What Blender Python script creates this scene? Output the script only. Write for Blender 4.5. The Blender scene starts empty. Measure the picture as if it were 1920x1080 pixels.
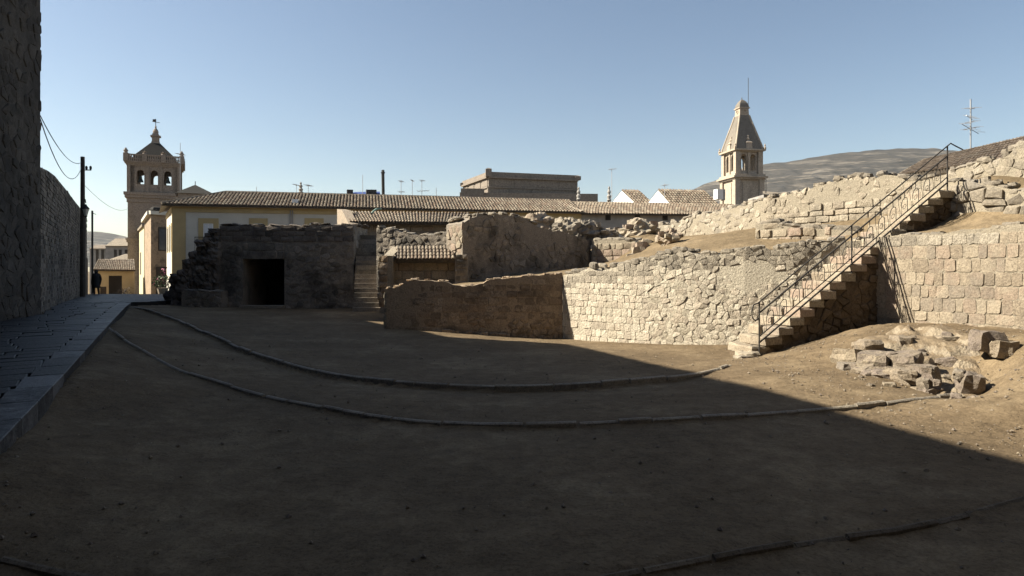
import bpy, math, random
import numpy as np
from mathutils import Vector, Matrix, noise
R = math.radians
random.seed(7)
sc = bpy.context.scene
COL = sc.collection

# ------------------------------------------------------------------ camera, sky, sun, exposure
F, CX, HY, EYE = 1250.0, 960.0, 505.0, 1.7
cam = bpy.data.cameras.new("camera")
camo = bpy.data.objects.new("camera", cam)
COL.objects.link(camo)
camo.location = (0, 0, EYE)
camo.rotation_euler = (R(90), 0, 0)
cam.sensor_width = 36.0
cam.lens = 36.0 * F / 1920.0
cam.shift_y = -(540 - HY) / 1920.0
cam.clip_start = 0.1
cam.clip_end = 20000
sc.camera = camo

SUN_EL, SUN_PHI = 37.0, 4.0            # height above the horizon; degrees behind the picture plane, from the left
sdir = Vector((-math.cos(R(SUN_PHI)) * math.cos(R(SUN_EL)), math.sin(R(SUN_PHI)) * math.cos(R(SUN_EL)), math.sin(R(SUN_EL))))
w = bpy.data.worlds.new("World")
sc.world = w
w.use_nodes = True
nt = w.node_tree
bg = nt.nodes["Background"]
sky = nt.nodes.new("ShaderNodeTexSky")
sky.sky_type = 'NISHITA'
sky.sun_disc = False
sky.sun_elevation = R(SUN_EL)
sky.sun_rotation = math.atan2(sdir.x, sdir.y)
sky.altitude = 0
sky.air_density = 1.0
sky.dust_density = .5
sky.ozone_density = 0.0
nt.links.new(sky.outputs[0], bg.inputs[0])
bg.inputs[1].default_value = 0.05
sl = bpy.data.lights.new("sun", 'SUN')
sl.energy = 5.0
sl.angle = R(0.55)
sl.color = (1.0, 0.92, 0.76)
so = bpy.data.objects.new("sun", sl)
COL.objects.link(so)
so.location = (-40, 10, 40)
so.rotation_euler = (-sdir).to_track_quat('-Z', 'Y').to_euler()
sc.view_settings.view_transform = 'Standard'
sc.view_settings.look = 'None'
sc.view_settings.gamma = 1
sc.view_settings.exposure = 1.4
sc.cycles.max_bounces = 5
sc.cycles.diffuse_bounces = 1
sc.cycles.volume_bounces = 0

# ------------------------------------------------------------------ helpers
def W(px, py, d):
    """the point at depth d that lies on the photograph's pixel"""
    return Vector(((px - CX) / F * d, d, EYE - (py - HY) / F * d))

def lerp(a, b, t): return a + (b - a) * t
def interp(tab, u):
    if u <= tab[0][0]: return tab[0][1]
    for (a, za), (b, zb) in zip(tab, tab[1:]):
        if u <= b: return lerp(za, zb, (u - a) / max(b - a, 1e-6))
    return tab[-1][1]

class MB:
    def __init__(s): s.v, s.f, s.t = [], [], []
    def add(s, verts, faces, tone=0.5):
        o = len(s.v)
        s.v += [Vector(p) for p in verts]
        s.f += [tuple(i + o for i in f) for f in faces]
        s.t += [tone] * len(faces)
        return s
    def quad(s, a, b, c, d, tone=0.5): return s.add([a, b, c, d], [(0, 1, 2, 3)], tone)
    def obox(s, o, ex, ey, ez, tone=0.5):
        """box from corner o along three edge vectors"""
        o, ex, ey, ez = Vector(o), Vector(ex), Vector(ey), Vector(ez)
        return s.add([o, o + ex, o + ex + ey, o + ey, o + ez, o + ex + ez, o + ex + ey + ez, o + ey + ez],
                     [(3, 2, 1, 0), (4, 5, 6, 7), (0, 1, 5, 4), (1, 2, 6, 5), (2, 3, 7, 6), (3, 0, 4, 7)], tone)
    def box(s, c, size, rz=0.0, tone=0.5):
        c = Vector(c); m = Matrix.Rotation(rz, 3, 'Z')
        ex, ey, ez = m @ Vector((size[0], 0, 0)), m @ Vector((0, size[1], 0)), Vector((0, 0, size[2]))
        return s.obox(c - ex / 2 - ey / 2, ex, ey, ez, tone)      # c is the middle of the base
    def prism(s, poly, z0, z1, tone=0.5):
        n = len(poly)
        return s.add([(x, y, z0) for x, y in poly] + [(x, y, z1) for x, y in poly],
                     [tuple(range(n - 1, -1, -1)), tuple(range(n, 2 * n))] + [(i, (i + 1) % n, n + (i + 1) % n, n + i) for i in range(n)], tone)
    def frus(s, c, w0, w1, z0, z1, rz=0.0, tone=0.5, d0=None, d1=None):
        m = Matrix.Rotation(rz, 3, 'Z'); c = Vector((c[0], c[1], 0))
        vs = []
        for ww, dd, z in ((w0, d0 or w0, z0), (w1, d1 or w1, z1)):
            for sx, sy in ((-1, -1), (1, -1), (1, 1), (-1, 1)):
                vs.append(c + m @ Vector((sx * ww / 2, sy * dd / 2, 0)) + Vector((0, 0, z)))
        return s.add(vs, [(3, 2, 1, 0), (4, 5, 6, 7), (0, 1, 5, 4), (1, 2, 6, 5), (2, 3, 7, 6), (3, 0, 4, 7)], tone)
    def tube(s, pts, r, n=6, tone=0.5, r1=None):
        pts = [Vector(p) for p in pts]
        vs, fs = [], []
        for i, p in enumerate(pts):
            d = (pts[min(i + 1, len(pts) - 1)] - pts[max(i - 1, 0)]).normalized()
            a = d.cross(Vector((0, 0, 1)))
            if a.length < 1e-3: a = d.cross(Vector((1, 0, 0)))
            a.normalize(); b = d.cross(a)
            rr = r if r1 is None else lerp(r, r1, i / max(1, len(pts) - 1))
            for k in range(n):
                t = 2 * math.pi * k / n
                vs.append(p + a * math.cos(t) * rr + b * math.sin(t) * rr)
        for i in range(len(pts) - 1):
            for k in range(n):
                fs.append((i * n + k, i * n + (k + 1) % n, (i + 1) * n + (k + 1) % n, (i + 1) * n + k))
        fs.append(tuple(range(n - 1, -1, -1))); fs.append(tuple(range((len(pts) - 1) * n, len(pts) * n)))
        return s.add(vs, fs, tone)
    def lathe(s, c, prof, n=10, tone=0.5):
        """prof: (radius, z) pairs from the bottom up"""
        c = Vector(c); vs, fs = [], []
        for r, z in prof:
            for k in range(n):
                t = 2 * math.pi * k / n
                vs.append(c + Vector((math.cos(t) * r, math.sin(t) * r, z)))
        for i in range(len(prof) - 1):
            for k in range(n):
                fs.append((i * n + k, i * n + (k + 1) % n, (i + 1) * n + (k + 1) % n, (i + 1) * n + k))
        fs.append(tuple(range(n - 1, -1, -1))); fs.append(tuple(range((len(prof) - 1) * n, len(prof) * n)))
        return s.add(vs, fs, tone)
    def mesh(s, name, mat, base=None, smooth=False):
        me = bpy.data.meshes.new(name)
        b = base or Vector((0, 0, 0))
        me.from_pydata([tuple(p - b) for p in s.v], [], s.f)
        a = me.attributes.new("tone", 'FLOAT', 'FACE')
        a.data.foreach_set("value", np.array(s.t, dtype=np.float32))
        if smooth: me.polygons.foreach_set("use_smooth", [True] * len(me.polygons))
        if mat: me.materials.append(mat)
        return me
    def build(s, name, mat, parent=None, smooth=False, kind=None, label=None):
        """one mesh object; with a parent the verts become local to it (world_base)"""
        base = Vector(parent["base"]) if parent is not None else Vector((0, 0, 0))
        o = bpy.data.objects.new(name, s.mesh(name, mat, base, smooth))
        COL.objects.link(o)
        if parent is not None: o.parent = parent; o["base"] = tuple(base)
        if kind: o["kind"] = kind
        if label: o["label"] = label
        return o

def thing(name, label, cat, base, group=None, kind=None):
    o = bpy.data.objects.new(name, None)
    COL.objects.link(o)
    o.location = base
    o["base"] = tuple(base)
    o.empty_display_size = 0.3
    if kind: o["kind"] = kind
    if label: o["label"] = label
    if cat: o["category"] = cat
    if group: o["group"] = group
    return o
def tag(o, label, cat, group=None):
    o["label"] = label; o["category"] = cat
    if group: o["group"] = group
    return o

# ------------------------------------------------------------------ materials
def nodes(name):
    m = bpy.data.materials.new(name); m.use_nodes = True
    n = m.node_tree.nodes; l = m.node_tree.links
    return m, n, l, n["Principled BSDF"]
def N(n, t, **k):
    x = n.new(t)
    for a, b in k.items(): setattr(x, a, b)
    return x
def ramp(n, stops):
    r = n.new("ShaderNodeValToRGB"); e = r.color_ramp.elements
    while len(e) < len(stops): e.new(0.5)
    for el, (p, c) in zip(e, stops):
        el.position = p; el.color = (*c, 1) if len(c) == 3 else c
    return r
def noise_node(n, l, pos, scale, detail=6, rough=0.6):
    x = n.new("ShaderNodeTexNoise"); x.inputs["Scale"].default_value = scale
    x.inputs["Detail"].default_value = detail; x.inputs["Roughness"].default_value = rough
    l.new(pos, x.inputs["Vector"]); return x
def mixc(n, l, kind, fac, a, b):
    x = n.new("ShaderNodeMix"); x.data_type = 'RGBA'; x.blend_type = kind
    for val, i in ((fac, 0), (a, 6), (b, 7)):
        if hasattr(val, "is_output") or hasattr(val, "links"): l.new(val, x.inputs[i])
        elif i == 0: x.inputs[0].default_value = val
        else: x.inputs[i].default_value = (*val, 1)
    return x.outputs[2]
def math_node(n, l, op, a, b=None):
    x = n.new("ShaderNodeMath"); x.operation = op
    for i, v in enumerate((a, b)):
        if v is None: continue
        if hasattr(v, "links"): l.new(v, x.inputs[i])
        else: x.inputs[i].default_value = v
    return x.outputs[0]

ALB = 0.6
def stone_mat(name, pal, grain=26, patch=0.9, stain=(0.10, 0.09, 0.075), stain_amt=0.5, bump=0.6, bumpd=0.02, stain_lo=0.52, vstreak=False, rough=0.92):
    m, n, l, p = nodes(name)
    geo = N(n, "ShaderNodeNewGeometry"); pos = geo.outputs["Position"]
    at = N(n, "ShaderNodeAttribute"); at.attribute_name = "tone"
    oi = N(n, "ShaderNodeObjectInfo")
    n1 = noise_node(n, l, pos, grain * 0.25, 8, 0.65)
    # which stone colour: the stone's own tone, nudged by noise
    t = math_node(n, l, 'ADD', at.outputs["Fac"], math_node(n, l, 'MULTIPLY', math_node(n, l, 'SUBTRACT', oi.outputs["Random"], 0.5), 0.35))
    t = math_node(n, l, 'ADD', t, math_node(n, l, 'MULTIPLY', math_node(n, l, 'SUBTRACT', n1.outputs["Fac"], 0.5), 0.9))
    pal = [tuple(x * ALB for x in c) for c in pal]; stain = tuple(x * ALB for x in stain)
    rp = ramp(n, [(i / (len(pal) - 1), c) for i, c in enumerate(pal)]); l.new(t, rp.inputs[0])
    n2 = noise_node(n, l, pos, grain, 6, 0.7)
    r2 = ramp(n, [(0.28, (0.48, 0.46, 0.43)), (0.46, (.92, .91, .9)), (0.66, (1.2, 1.18, 1.15))]); l.new(n2.outputs["Fac"], r2.inputs[0])
    c = mixc(n, l, 'MULTIPLY', 1.0, rp.outputs[0], r2.outputs[0])
    n5 = noise_node(n, l, pos, grain * 2.6, 4, 0.7)
    r5 = ramp(n, [(0.36, (.55, .53, .5)), (0.46, (1, 1, 1)), (.62, (1.06, 1.06, 1.05))]); l.new(n5.outputs["Fac"], r5.inputs[0])
    c = mixc(n, l, 'MULTIPLY', 1.0, c, r5.outputs[0])
    mp = N(n, "ShaderNodeMapping"); mp.inputs["Scale"].default_value = (1, 1, 0.35 if vstreak else 0.8); l.new(pos, mp.inputs[0])
    n3 = noise_node(n, l, mp.outputs[0], patch, 7, 0.68)
    r3 = ramp(n, [(stain_lo, (0, 0, 0)), (stain_lo + 0.16, (1, 1, 1))]); l.new(n3.outputs["Fac"], r3.inputs[0])
    c = mixc(n, l, 'MIX', math_node(n, l, 'MULTIPLY', r3.outputs[0], stain_amt), c, stain)
    l.new(c, p.inputs["Base Color"])
    p.inputs["Roughness"].default_value = rough
    p.inputs["Specular IOR Level"].default_value = 0.355
    nb = noise_node(n, l, pos, grain * 0.7, 9, 0.7)
    b = N(n, "ShaderNodeBump"); b.inputs["Strength"].default_value = min(1, bump * 1.4); b.inputs["Distance"].default_value = bumpd * 1.5
    l.new(nb.outputs["Fac"], b.inputs["Height"]); l.new(b.outputs[0], p.inputs["Normal"])
    return m

def plain(name, c, rough=0.8, metal=0.0, var=0.25, scale=4.0, bump=0.15, bumpd=0.01):
    m, n, l, p = nodes(name)
    geo = N(n, "ShaderNodeNewGeometry")
    nn = noise_node(n, l, geo.outputs["Position"], scale, 7, 0.65)
    r2 = ramp(n, [(0.3, tuple(x * (1 - var) for x in c)), (0.7, tuple(min(1, x * (1 + var * 0.6)) for x in c))])
    l.new(nn.outputs["Fac"], r2.inputs[0]); l.new(r2.outputs[0], p.inputs["Base Color"])
    p.inputs["Roughness"].default_value = rough; p.inputs["Metallic"].default_value = metal
    if bump:
        nb = noise_node(n, l, geo.outputs["Position"], scale * 6, 6, 0.6)
        b = N(n, "ShaderNodeBump"); b.inputs["Strength"].default_value = bump; b.inputs["Distance"].default_value = bumpd
        l.new(nb.outputs["Fac"], b.inputs["Height"]); l.new(b.outputs[0], p.inputs["Normal"])
    return m

M = {}
M['pale'] = stone_mat("pale_rubble", [(.40, .33, .25), (.50, .42, .32), (.56, .49, .38), (.50, .38, .30), (.42, .36, .29)], stain=(.20, .18, .15), stain_amt=.55, patch=.8, stain_lo=.55)
M['lime'] = stone_mat("limewashed_rubble", [(.74, .66, .53), (.90, .82, .67), (.95, .87, .72), (.86, .75, .61), (.68, .60, .49)], stain=(.42, .37, .30), stain_amt=.55, patch=1.1, stain_lo=.53, bump=.75, bumpd=.03, vstreak=True)
M['lime_mortar'] = stone_mat("lime_mortar", [(.80, .72, .58), (.92, .84, .69)], stain=(.5, .44, .36), stain_amt=.5, patch=1.1, grain=34, stain_lo=.53, bump=.75, bumpd=.03, vstreak=True)
M['weathered'] = stone_mat("weathered_lime_stone", [(0.425, 0.375, 0.306), (0.575, 0.512, 0.419), (0.675, 0.6, 0.488), (0.5, 0.444, 0.362)], stain=(0.224, 0.201, 0.168), stain_amt=.6, patch=1.2, stain_lo=.5, bump=.8, bumpd=.03, vstreak=True)
M['skyline'] = stone_mat("cream_skyline_stone", [(.46, .395, .305), (.60, .525, .415), (.70, .62, .495), (.56, .475, .37), (.48, .42, .335)], stain=(.26, .23, .185), stain_amt=.6, patch=1.0, stain_lo=.52, bump=.8, bumpd=.03, vstreak=True)
M['pale_mortar'] = stone_mat("pale_mortar", [(.46, .40, .31), (.52, .46, .36)], stain=(.26, .23, .19), stain_amt=.5, patch=1.1, grain=34)
M['ashlar'] = stone_mat("tan_ashlar", [(.40, .33, .25), (.50, .42, .32), (.55, .47, .36), (.47, .37, .285), (.40, .34, .27)], stain=(.22, .19, .16), stain_amt=.6, patch=1.0, stain_lo=.52, bump=.6, vstreak=True)
M['grey'] = stone_mat("grey_weathered_stone", [(.30, .26, .21), (.40, .35, .28), (.47, .41, .33), (.36, .32, .27)], stain=(.17, .155, .135), stain_amt=.6, patch=1.3, stain_lo=.5)
M['brown'] = stone_mat("brown_stone", [(0.405, 0.304, 0.209), (0.621, 0.486, 0.351), (0.54, 0.398, 0.27), (0.351, 0.27, 0.196), (0.729, 0.581, 0.432)], stain=(0.151, 0.116, 0.0871), stain_amt=.75, patch=1.5, stain_lo=.5)
M['brown_mortar'] = stone_mat("brown_mortar", [(0.522, 0.392, 0.268), (0.681, 0.536, 0.384)], stain=(0.157, 0.12, 0.0903), stain_amt=.7, patch=1.3)
M['stair_shade'] = stone_mat("shaded_stair_stone", [(0.153, 0.113, 0.0765), (0.225, 0.167, 0.113), (0.27, 0.203, 0.14)], stain=(0.0664, 0.0493, 0.036), stain_amt=.75, patch=1.4, stain_lo=.48)  # brown stone darkened, so the stair side's shade is in its colour
M['dark'] = stone_mat("dark_stone", [(0.263, 0.234, 0.193), (0.405, 0.354, 0.293), (0.527, 0.456, 0.374), (0.324, 0.284, 0.243)], stain=(0.0675, 0.063, 0.057), stain_amt=.8, patch=1.0, stain_lo=.48)
M['dark_mortar'] = stone_mat("dark_mortar", [(0.333, 0.286, 0.238), (0.476, 0.416, 0.345)], stain=(0.07, 0.063, 0.056), stain_amt=.75, patch=1.0, stain_lo=.5)
M['black'] = stone_mat("blackened_stone", [(0.155, 0.133, 0.111), (0.265, 0.221, 0.189), (0.332, 0.287, 0.243)], stain=(0.051, 0.0476, 0.0425), stain_amt=.7, patch=1.2)
M['rock'] = stone_mat("outcrop_rock", [(.40, .33, .25), (.33, .27, .23), (.50, .42, .31), (.44, .36, .27), (.32, .28, .235)], stain=(.22, .185, .145), stain_amt=.45, patch=2.0, bump=.9, bumpd=.03)
M['left'] = stone_mat("very_dark_stone", [(.07, .064, .055), (.12, .108, .093), (.17, .153, .132), (.09, .08, .07)], stain=(.05, .045, .04), stain_amt=.8, patch=.7, stain_lo=.48)  # very dark stone palette of the left building
M['slate'] = stone_mat("dark_roof", [(.025, .023, .02), (.045, .04, .036)], grain=8, patch=.6, stain=(.02, .018, .016))
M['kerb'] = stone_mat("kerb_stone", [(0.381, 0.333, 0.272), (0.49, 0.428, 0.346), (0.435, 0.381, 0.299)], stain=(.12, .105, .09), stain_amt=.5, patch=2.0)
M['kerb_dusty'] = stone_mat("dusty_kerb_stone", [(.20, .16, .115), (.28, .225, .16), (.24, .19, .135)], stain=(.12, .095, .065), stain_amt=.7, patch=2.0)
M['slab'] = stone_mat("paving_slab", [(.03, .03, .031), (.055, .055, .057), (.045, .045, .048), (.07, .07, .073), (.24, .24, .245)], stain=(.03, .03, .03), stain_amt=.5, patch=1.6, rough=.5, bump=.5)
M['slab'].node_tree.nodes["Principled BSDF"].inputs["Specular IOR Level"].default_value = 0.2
M['tower'] = stone_mat("tower_stone", [(0.345, 0.282, 0.23), (0.437, 0.362, 0.299), (0.391, 0.328, 0.276)], grain=6, patch=.35, stain=(0.172, 0.139, 0.118), stain_amt=.6, bump=.3, bumpd=.04)
M['spire'] = stone_mat("spire_stone", [(0.598, 0.494, 0.39), (0.676, 0.572, 0.455), (0.572, 0.481, 0.403)], grain=8, patch=.5, stain=(.26, .22, .18), stain_amt=.55, bump=.3, bumpd=.04)
M['spire_roof'] = stone_mat("spire_roof_tile", [(.26, .235, .20), (.34, .30, .255)], grain=10, patch=.6, stain=(.17, .155, .13), bump=.4)
M['tile'] = stone_mat("clay_roof_tile", [(.28, .22, .165), (.38, .31, .235), (.46, .39, .30), (.25, .19, .145), (.34, .25, .18)], grain=14, patch=.8, stain=(.13, .115, .09), stain_amt=.6, bump=.3, stain_lo=.5)
M['tile_dark'] = stone_mat("dark_clay_tile", [(.13, .10, .08), (.19, .15, .115), (.24, .19, .15)], grain=14, patch=.8, stain=(.08, .07, .055), stain_amt=.6, bump=.3)
M['tile_under'] = stone_mat("roof_channel", [(.10, .085, .065), (.14, .115, .09)], grain=10, patch=.8)
M['cream'] = plain("cream_plaster", (.52, .49, .42), .9, var=.12, scale=.8)
M['ochre'] = plain("ochre_plaster", (.42, .32, .16), .9, var=.15, scale=.9)
M['yellow'] = plain("yellow_plaster", (.55, .46, .28), .9, var=.15, scale=.8)
M['white'] = plain("whitewash", (.74, .72, .68), .9, var=.1, scale=.7)
M['greyplaster'] = plain("grey_plaster", (.30, .28, .255), .9, var=.3, scale=.7)
M['flatstone'] = stone_mat("flat_block_stone", [(.33, .28, .235), (.40, .34, .285)], grain=4, patch=.3, stain=(.21, .18, .15), stain_amt=.6, bump=.3)
M['iron'] = plain("dark_iron", (.028, .024, .021), .75, 0, var=.3, scale=20)
M['wood'] = plain("dark_wood", (.05, .04, .03), .85, var=.4, scale=6)
M['blackvoid'] = plain("dark_interior", (.02, .018, .016), .95, var=.3)
M['glass'] = plain("window_glass", (.07, .08, .09), .12, 0, var=.2, bump=0)
M['curtain'] = plain("white_curtain", (.62, .63, .64), .8, var=.08, scale=6)
M['blue'] = plain("blue_sheet", (.04, .07, .22), .6, var=.2)
M['metal'] = plain("grey_metal", (.30, .30, .31), .45, .7, var=.15)
M['bronze'] = plain("bell_bronze", (.05, .055, .045), .5, .7)
M['coat'] = plain("dark_coat", (.018, .018, .02), .9, var=.3, scale=12)
M['skin'] = plain("skin", (.42, .27, .20), .6, var=.1)
M['hair'] = plain("dark_hair", (.02, .016, .013), .7, var=.2)
M['lampglass'] = plain("lantern_glass", (.55, .55, .50), .25, var=.1, bump=0)
M['pink'] = plain("pink_petal", (.30, .04, .11), .7, var=.3, scale=20)
M['leaf'] = plain("green_leaf", (.06, .09, .03), .7, var=.4, scale=15)
M['copper'] = plain("verdigris", (.20, .30, .25), .8, var=.3)

def earth(name, a, b, dark, scale=1.0, bump=.8):
    m, n, l, p = nodes(name)
    geo = N(n, "ShaderNodeNewGeometry"); pos = geo.outputs["Position"]
    a, b, dark = (tuple(x * ALB for x in c) for c in (a, b, dark))
    n1 = noise_node(n, l, pos, .55 * scale, 8, .65)
    r1 = ramp(n, [(.34, tuple(x * .82 for x in a)), (.5, a), (.62, b)]); l.new(n1.outputs["Fac"], r1.inputs[0])
    n2 = noise_node(n, l, pos, 5 * scale, 9, .72)
    r2 = ramp(n, [(.28, (.6, .58, .56)), (.6, (1.08, 1.07, 1.05))]); l.new(n2.outputs["Fac"], r2.inputs[0])
    c = mixc(n, l, 'MULTIPLY', 1.0, r1.outputs[0], r2.outputs[0])
    n3 = noise_node(n, l, pos, 34 * scale, 5, .75)
    r3 = ramp(n, [(.33, (.6, .58, .55)), (.5, (1, 1, 1)), (.68, (1.15, 1.14, 1.12))]); l.new(n3.outputs["Fac"], r3.inputs[0])
    c = mixc(n, l, 'MULTIPLY', 1.0, c, r3.outputs[0])
    n4 = noise_node(n, l, pos, 1.9 * scale, 9, .75)
    r4 = ramp(n, [(.56, (0, 0, 0)), (.72, (1, 1, 1))]); l.new(n4.outputs["Fac"], r4.inputs[0])
    c = mixc(n, l, 'MIX', math_node(n, l, 'MULTIPLY', r4.outputs[0], .8), c, dark)
    l.new(c, p.inputs["Base Color"])
    p.inputs["Roughness"].default_value = .95; p.inputs["Specular IOR Level"].default_value = .15
    vo = N(n, "ShaderNodeTexVoronoi"); vo.feature = 'SMOOTH_F1'; vo.inputs["Scale"].default_value = 5.5 * scale; vo.inputs["Randomness"].default_value = 1.0
    wn = noise_node(n, l, pos, 2.2, 4, .6); va = N(n, "ShaderNodeVectorMath"); va.operation = 'ADD'; l.new(pos, va.inputs[0]); l.new(wn.outputs["Color"], va.inputs[1]); l.new(va.outputs[0], vo.inputs["Vector"])
    n2h = math_node(n, l, 'ADD', n2.outputs["Fac"], math_node(n, l, 'MULTIPLY', vo.outputs["Distance"], .55))
    mx = math_node(n, l, 'ADD', math_node(n, l, 'MULTIPLY', n2h, 1.4), math_node(n, l, 'MULTIPLY', n3.outputs["Fac"], .6))
    b = N(n, "ShaderNodeBump"); b.inputs["Strength"].default_value = bump; b.inputs["Distance"].default_value = .035
    l.new(mx, b.inputs["Height"]); l.new(b.outputs[0], p.inputs["Normal"])
    return m
M['dirt'] = earth("packed_dirt", (.27, .20, .125), (.36, .275, .175), (.17, .13, .085))
M['dirt2'] = earth("terrace_dirt", (.33, .25, .155), (.43, .33, .21), (.24, .18, .115))

# ------------------------------------------------------------------ walls of stones
class Path:
    """plan line of a wall, left to right as seen from its front"""
    def __init__(s, *pts):
        s.p = [Vector((x, y)) for x, y in pts]
        s.c = [0.0]
        for a, b in zip(s.p, s.p[1:]): s.c.append(s.c[-1] + (b - a).length)
        s.L = s.c[-1]
    def seg(s, u):
        i = 0
        while i < len(s.p) - 2 and u > s.c[i + 1]: i += 1
        return i
    def at(s, u):
        i = s.seg(u); d = (s.p[i + 1] - s.p[i]).normalized()
        q = s.p[i] + d * (u - s.c[i])
        return q, Vector((d.y, -d.x))
    def P(s, u, v, n=0.0):
        q, nn = s.at(u); q = q + nn * n
        return Vector((q.x, q.y, v))
    def ray(s, px):
        k = (px - CX) / F; best = None
        for i in range(len(s.p) - 1):
            a, b = s.p[i], s.p[i + 1]; d = b - a
            den = d.x - k * d.y
            if abs(den) < 1e-9: continue
            t = (k * a.y - a.x) / den
            ok = (t >= -1e-6 or i == 0) and (t <= 1 + 1e-6 or i == len(s.p) - 2)
            if ok: return s.c[i] + t * d.length
        return 0.0
    def prof(s, pp):
        out = []
        for px, py in pp:
            u = s.ray(px); d = s.at(u)[0].y
            out.append((u, EYE - (py - HY) / F * d))
        return sorted(out)

def wall_shell(mb, path, bot, top, thick, step=0.2, openings=(), recess=0.0, jit=0.0, u0=None, u1=None, tone=.5, holes_through=False):
    """solid wall: front, top, back, ends; openings (ua, ub, sill, head(u)) are cut through to the back"""
    u0 = 0.0 if u0 is None else u0; u1 = path.L if u1 is None else u1
    us = set([u0, u1] + [c for c in path.c if u0 < c < u1])
    k = int((u1 - u0) / step) + 1
    us |= {u0 + (u1 - u0) * i / k for i in range(1, k)}
    for a, b, s_, h in openings:
        us |= {a + (b - a) * i / 8 for i in range(9)}
    us = sorted(us)
    tz = {u: top(u) + (random.uniform(-jit, jit) if jit else 0) for u in us}
    for a, b in zip(us, us[1:]):
        if b - a < 1e-5: continue
        mid = (a + b) / 2
        op = [o for o in openings if o[0] < mid < o[1]]
        for n_, flip in ((-recess, 0), (-thick, 1)):
            rows = []
            if op:
                o = op[0]
                if o[2] > bot(mid) + .01: rows.append((bot(a), bot(b), o[2], o[2]))
                rows.append((o[3](a), o[3](b), tz[a], tz[b]))
            else: rows.append((bot(a), bot(b), tz[a], tz[b]))
            for za, zb, ya, yb in rows:
                q = [path.P(a, za, n_), path.P(b, zb, n_), path.P(b, yb, n_), path.P(a, ya, n_)]
                mb.quad(*(q[::-1] if flip else q), tone)
        if op:
            o = op[0]
            mb.quad(path.P(a, o[3](a), -recess), path.P(b, o[3](b), -recess), path.P(b, o[3](b), -thick), path.P(a, o[3](a), -thick), tone)
            mb.quad(path.P(a, o[2], -recess), path.P(b, o[2], -recess), path.P(b, o[2], -thick), path.P(a, o[2], -thick), tone)
        mb.quad(path.P(a, tz[a], -recess), path.P(b, tz[b], -recess), path.P(b, tz[b], -thick), path.P(a, tz[a], -thick), tone)
    for a, b, s_, h in openings:
        for u in (a, b):
            mb.quad(path.P(u, s_, -recess), path.P(u, h(u), -recess), path.P(u, h(u), -thick), path.P(u, s_, -thick), tone)
    for u in (u0, u1):
        mb.quad(path.P(u, bot(u), -recess), path.P(u, tz[u], -recess), path.P(u, tz[u], -thick), path.P(u, bot(u), -thick), tone)
    return mb

def clip_poly(poly, nx, ny, c):
    """keep the part with nx*x+ny*y <= c"""
    out = []
    for i in range(len(poly)):
        a, b = poly[i], poly[(i + 1) % len(poly)]
        da, db = nx * a[0] + ny * a[1] - c, nx * b[0] + ny * b[1] - c
        if da <= 0: out.append(a)
        if (da < 0 < db) or (db < 0 < da):
            t = da / (da - db); out.append((lerp(a[0], b[0], t), lerp(a[1], b[1], t)))
    return out

def rubble_cells(u0, u1, v0, v1, w, h, gap, rnd, jitter=.42):
    cells = []
    nu, nv = max(1, round((u1 - u0) / w)), max(1, round((v1 - v0) / h))
    w, h = (u1 - u0) / nu, (v1 - v0) / nv
    S = {}
    for j in range(-1, nv + 1):
        for i in range(-1, nu + 1):
            S[i, j] = (u0 + (i + .5 + (.5 if j % 2 else 0) + rnd.uniform(-jitter, jitter)) * w, v0 + (j + .5 + rnd.uniform(-jitter, jitter) * .9) * h)
            if rnd.random() < .12: S[i, j] = (1e9, 1e9)
    r = (w / h) * .8
    for j in range(nv):
        for i in range(nu):
            a = S[i, j]
            if a[0] > 1e8: continue
            poly = [(a[0] - 1.3 * w, a[1] - 1.3 * h), (a[0] + 1.3 * w, a[1] - 1.3 * h), (a[0] + 1.3 * w, a[1] + 1.3 * h), (a[0] - 1.3 * w, a[1] + 1.3 * h)]
            for dj in (-2, -1, 0, 1, 2):
                for di in (-2, -1, 0, 1, 2):
                    if (di or dj) and (i + di, j + dj) in S:
                        b = S[i + di, j + dj]
                        if b[0] > 1e8: continue
                        nx, ny = b[0] - a[0], (b[1] - a[1]) * r * r
                        ln = math.hypot(nx, ny)
                        mx, my = (a[0] + b[0]) / 2, (a[1] + b[1]) / 2
                        poly = clip_poly(poly, nx / ln, ny / ln, (nx * mx + ny * my) / ln - gap / 2)
                        if len(poly) < 3: break
                if len(poly) < 3: break
            if len(poly) >= 3: cells.append(poly)
    return cells

def ashlar_cells(u0, u1, v0, v1, w, h, gap, rnd):
    cells = []; v = v0
    while v < v1:
        hh = h * rnd.uniform(.78, 1.25); u = u0 - rnd.uniform(0, w)
        while u < u1:
            ww = w * rnd.uniform(.6, 1.5); g = gap / 2
            j = lambda s=.012: rnd.uniform(-s, s)
            a, b, c, d = u + g, u + ww - g, v + g, v + hh - g
            if b > u0 + .05 and a < u1 - .05:
                a, b = max(a, u0), min(b, u1)
                q = .14 * min(b - a, d - c)
                cells.append([(a + q + j(), c + j()), (b - q + j(), c + j()), (b + j(), c + q), (b + j(), d - q), (b - q + j(), d + j()), (a + q + j(), d + j()), (a + j(), d - q), (a + j(), c + q)])
            u += ww
        v += hh
    return cells

def poly_area(p):
    return abs(sum(a[0] * b[1] - b[0] * a[1] for a, b in zip(p, p[1:] + p[:1]))) / 2

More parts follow.
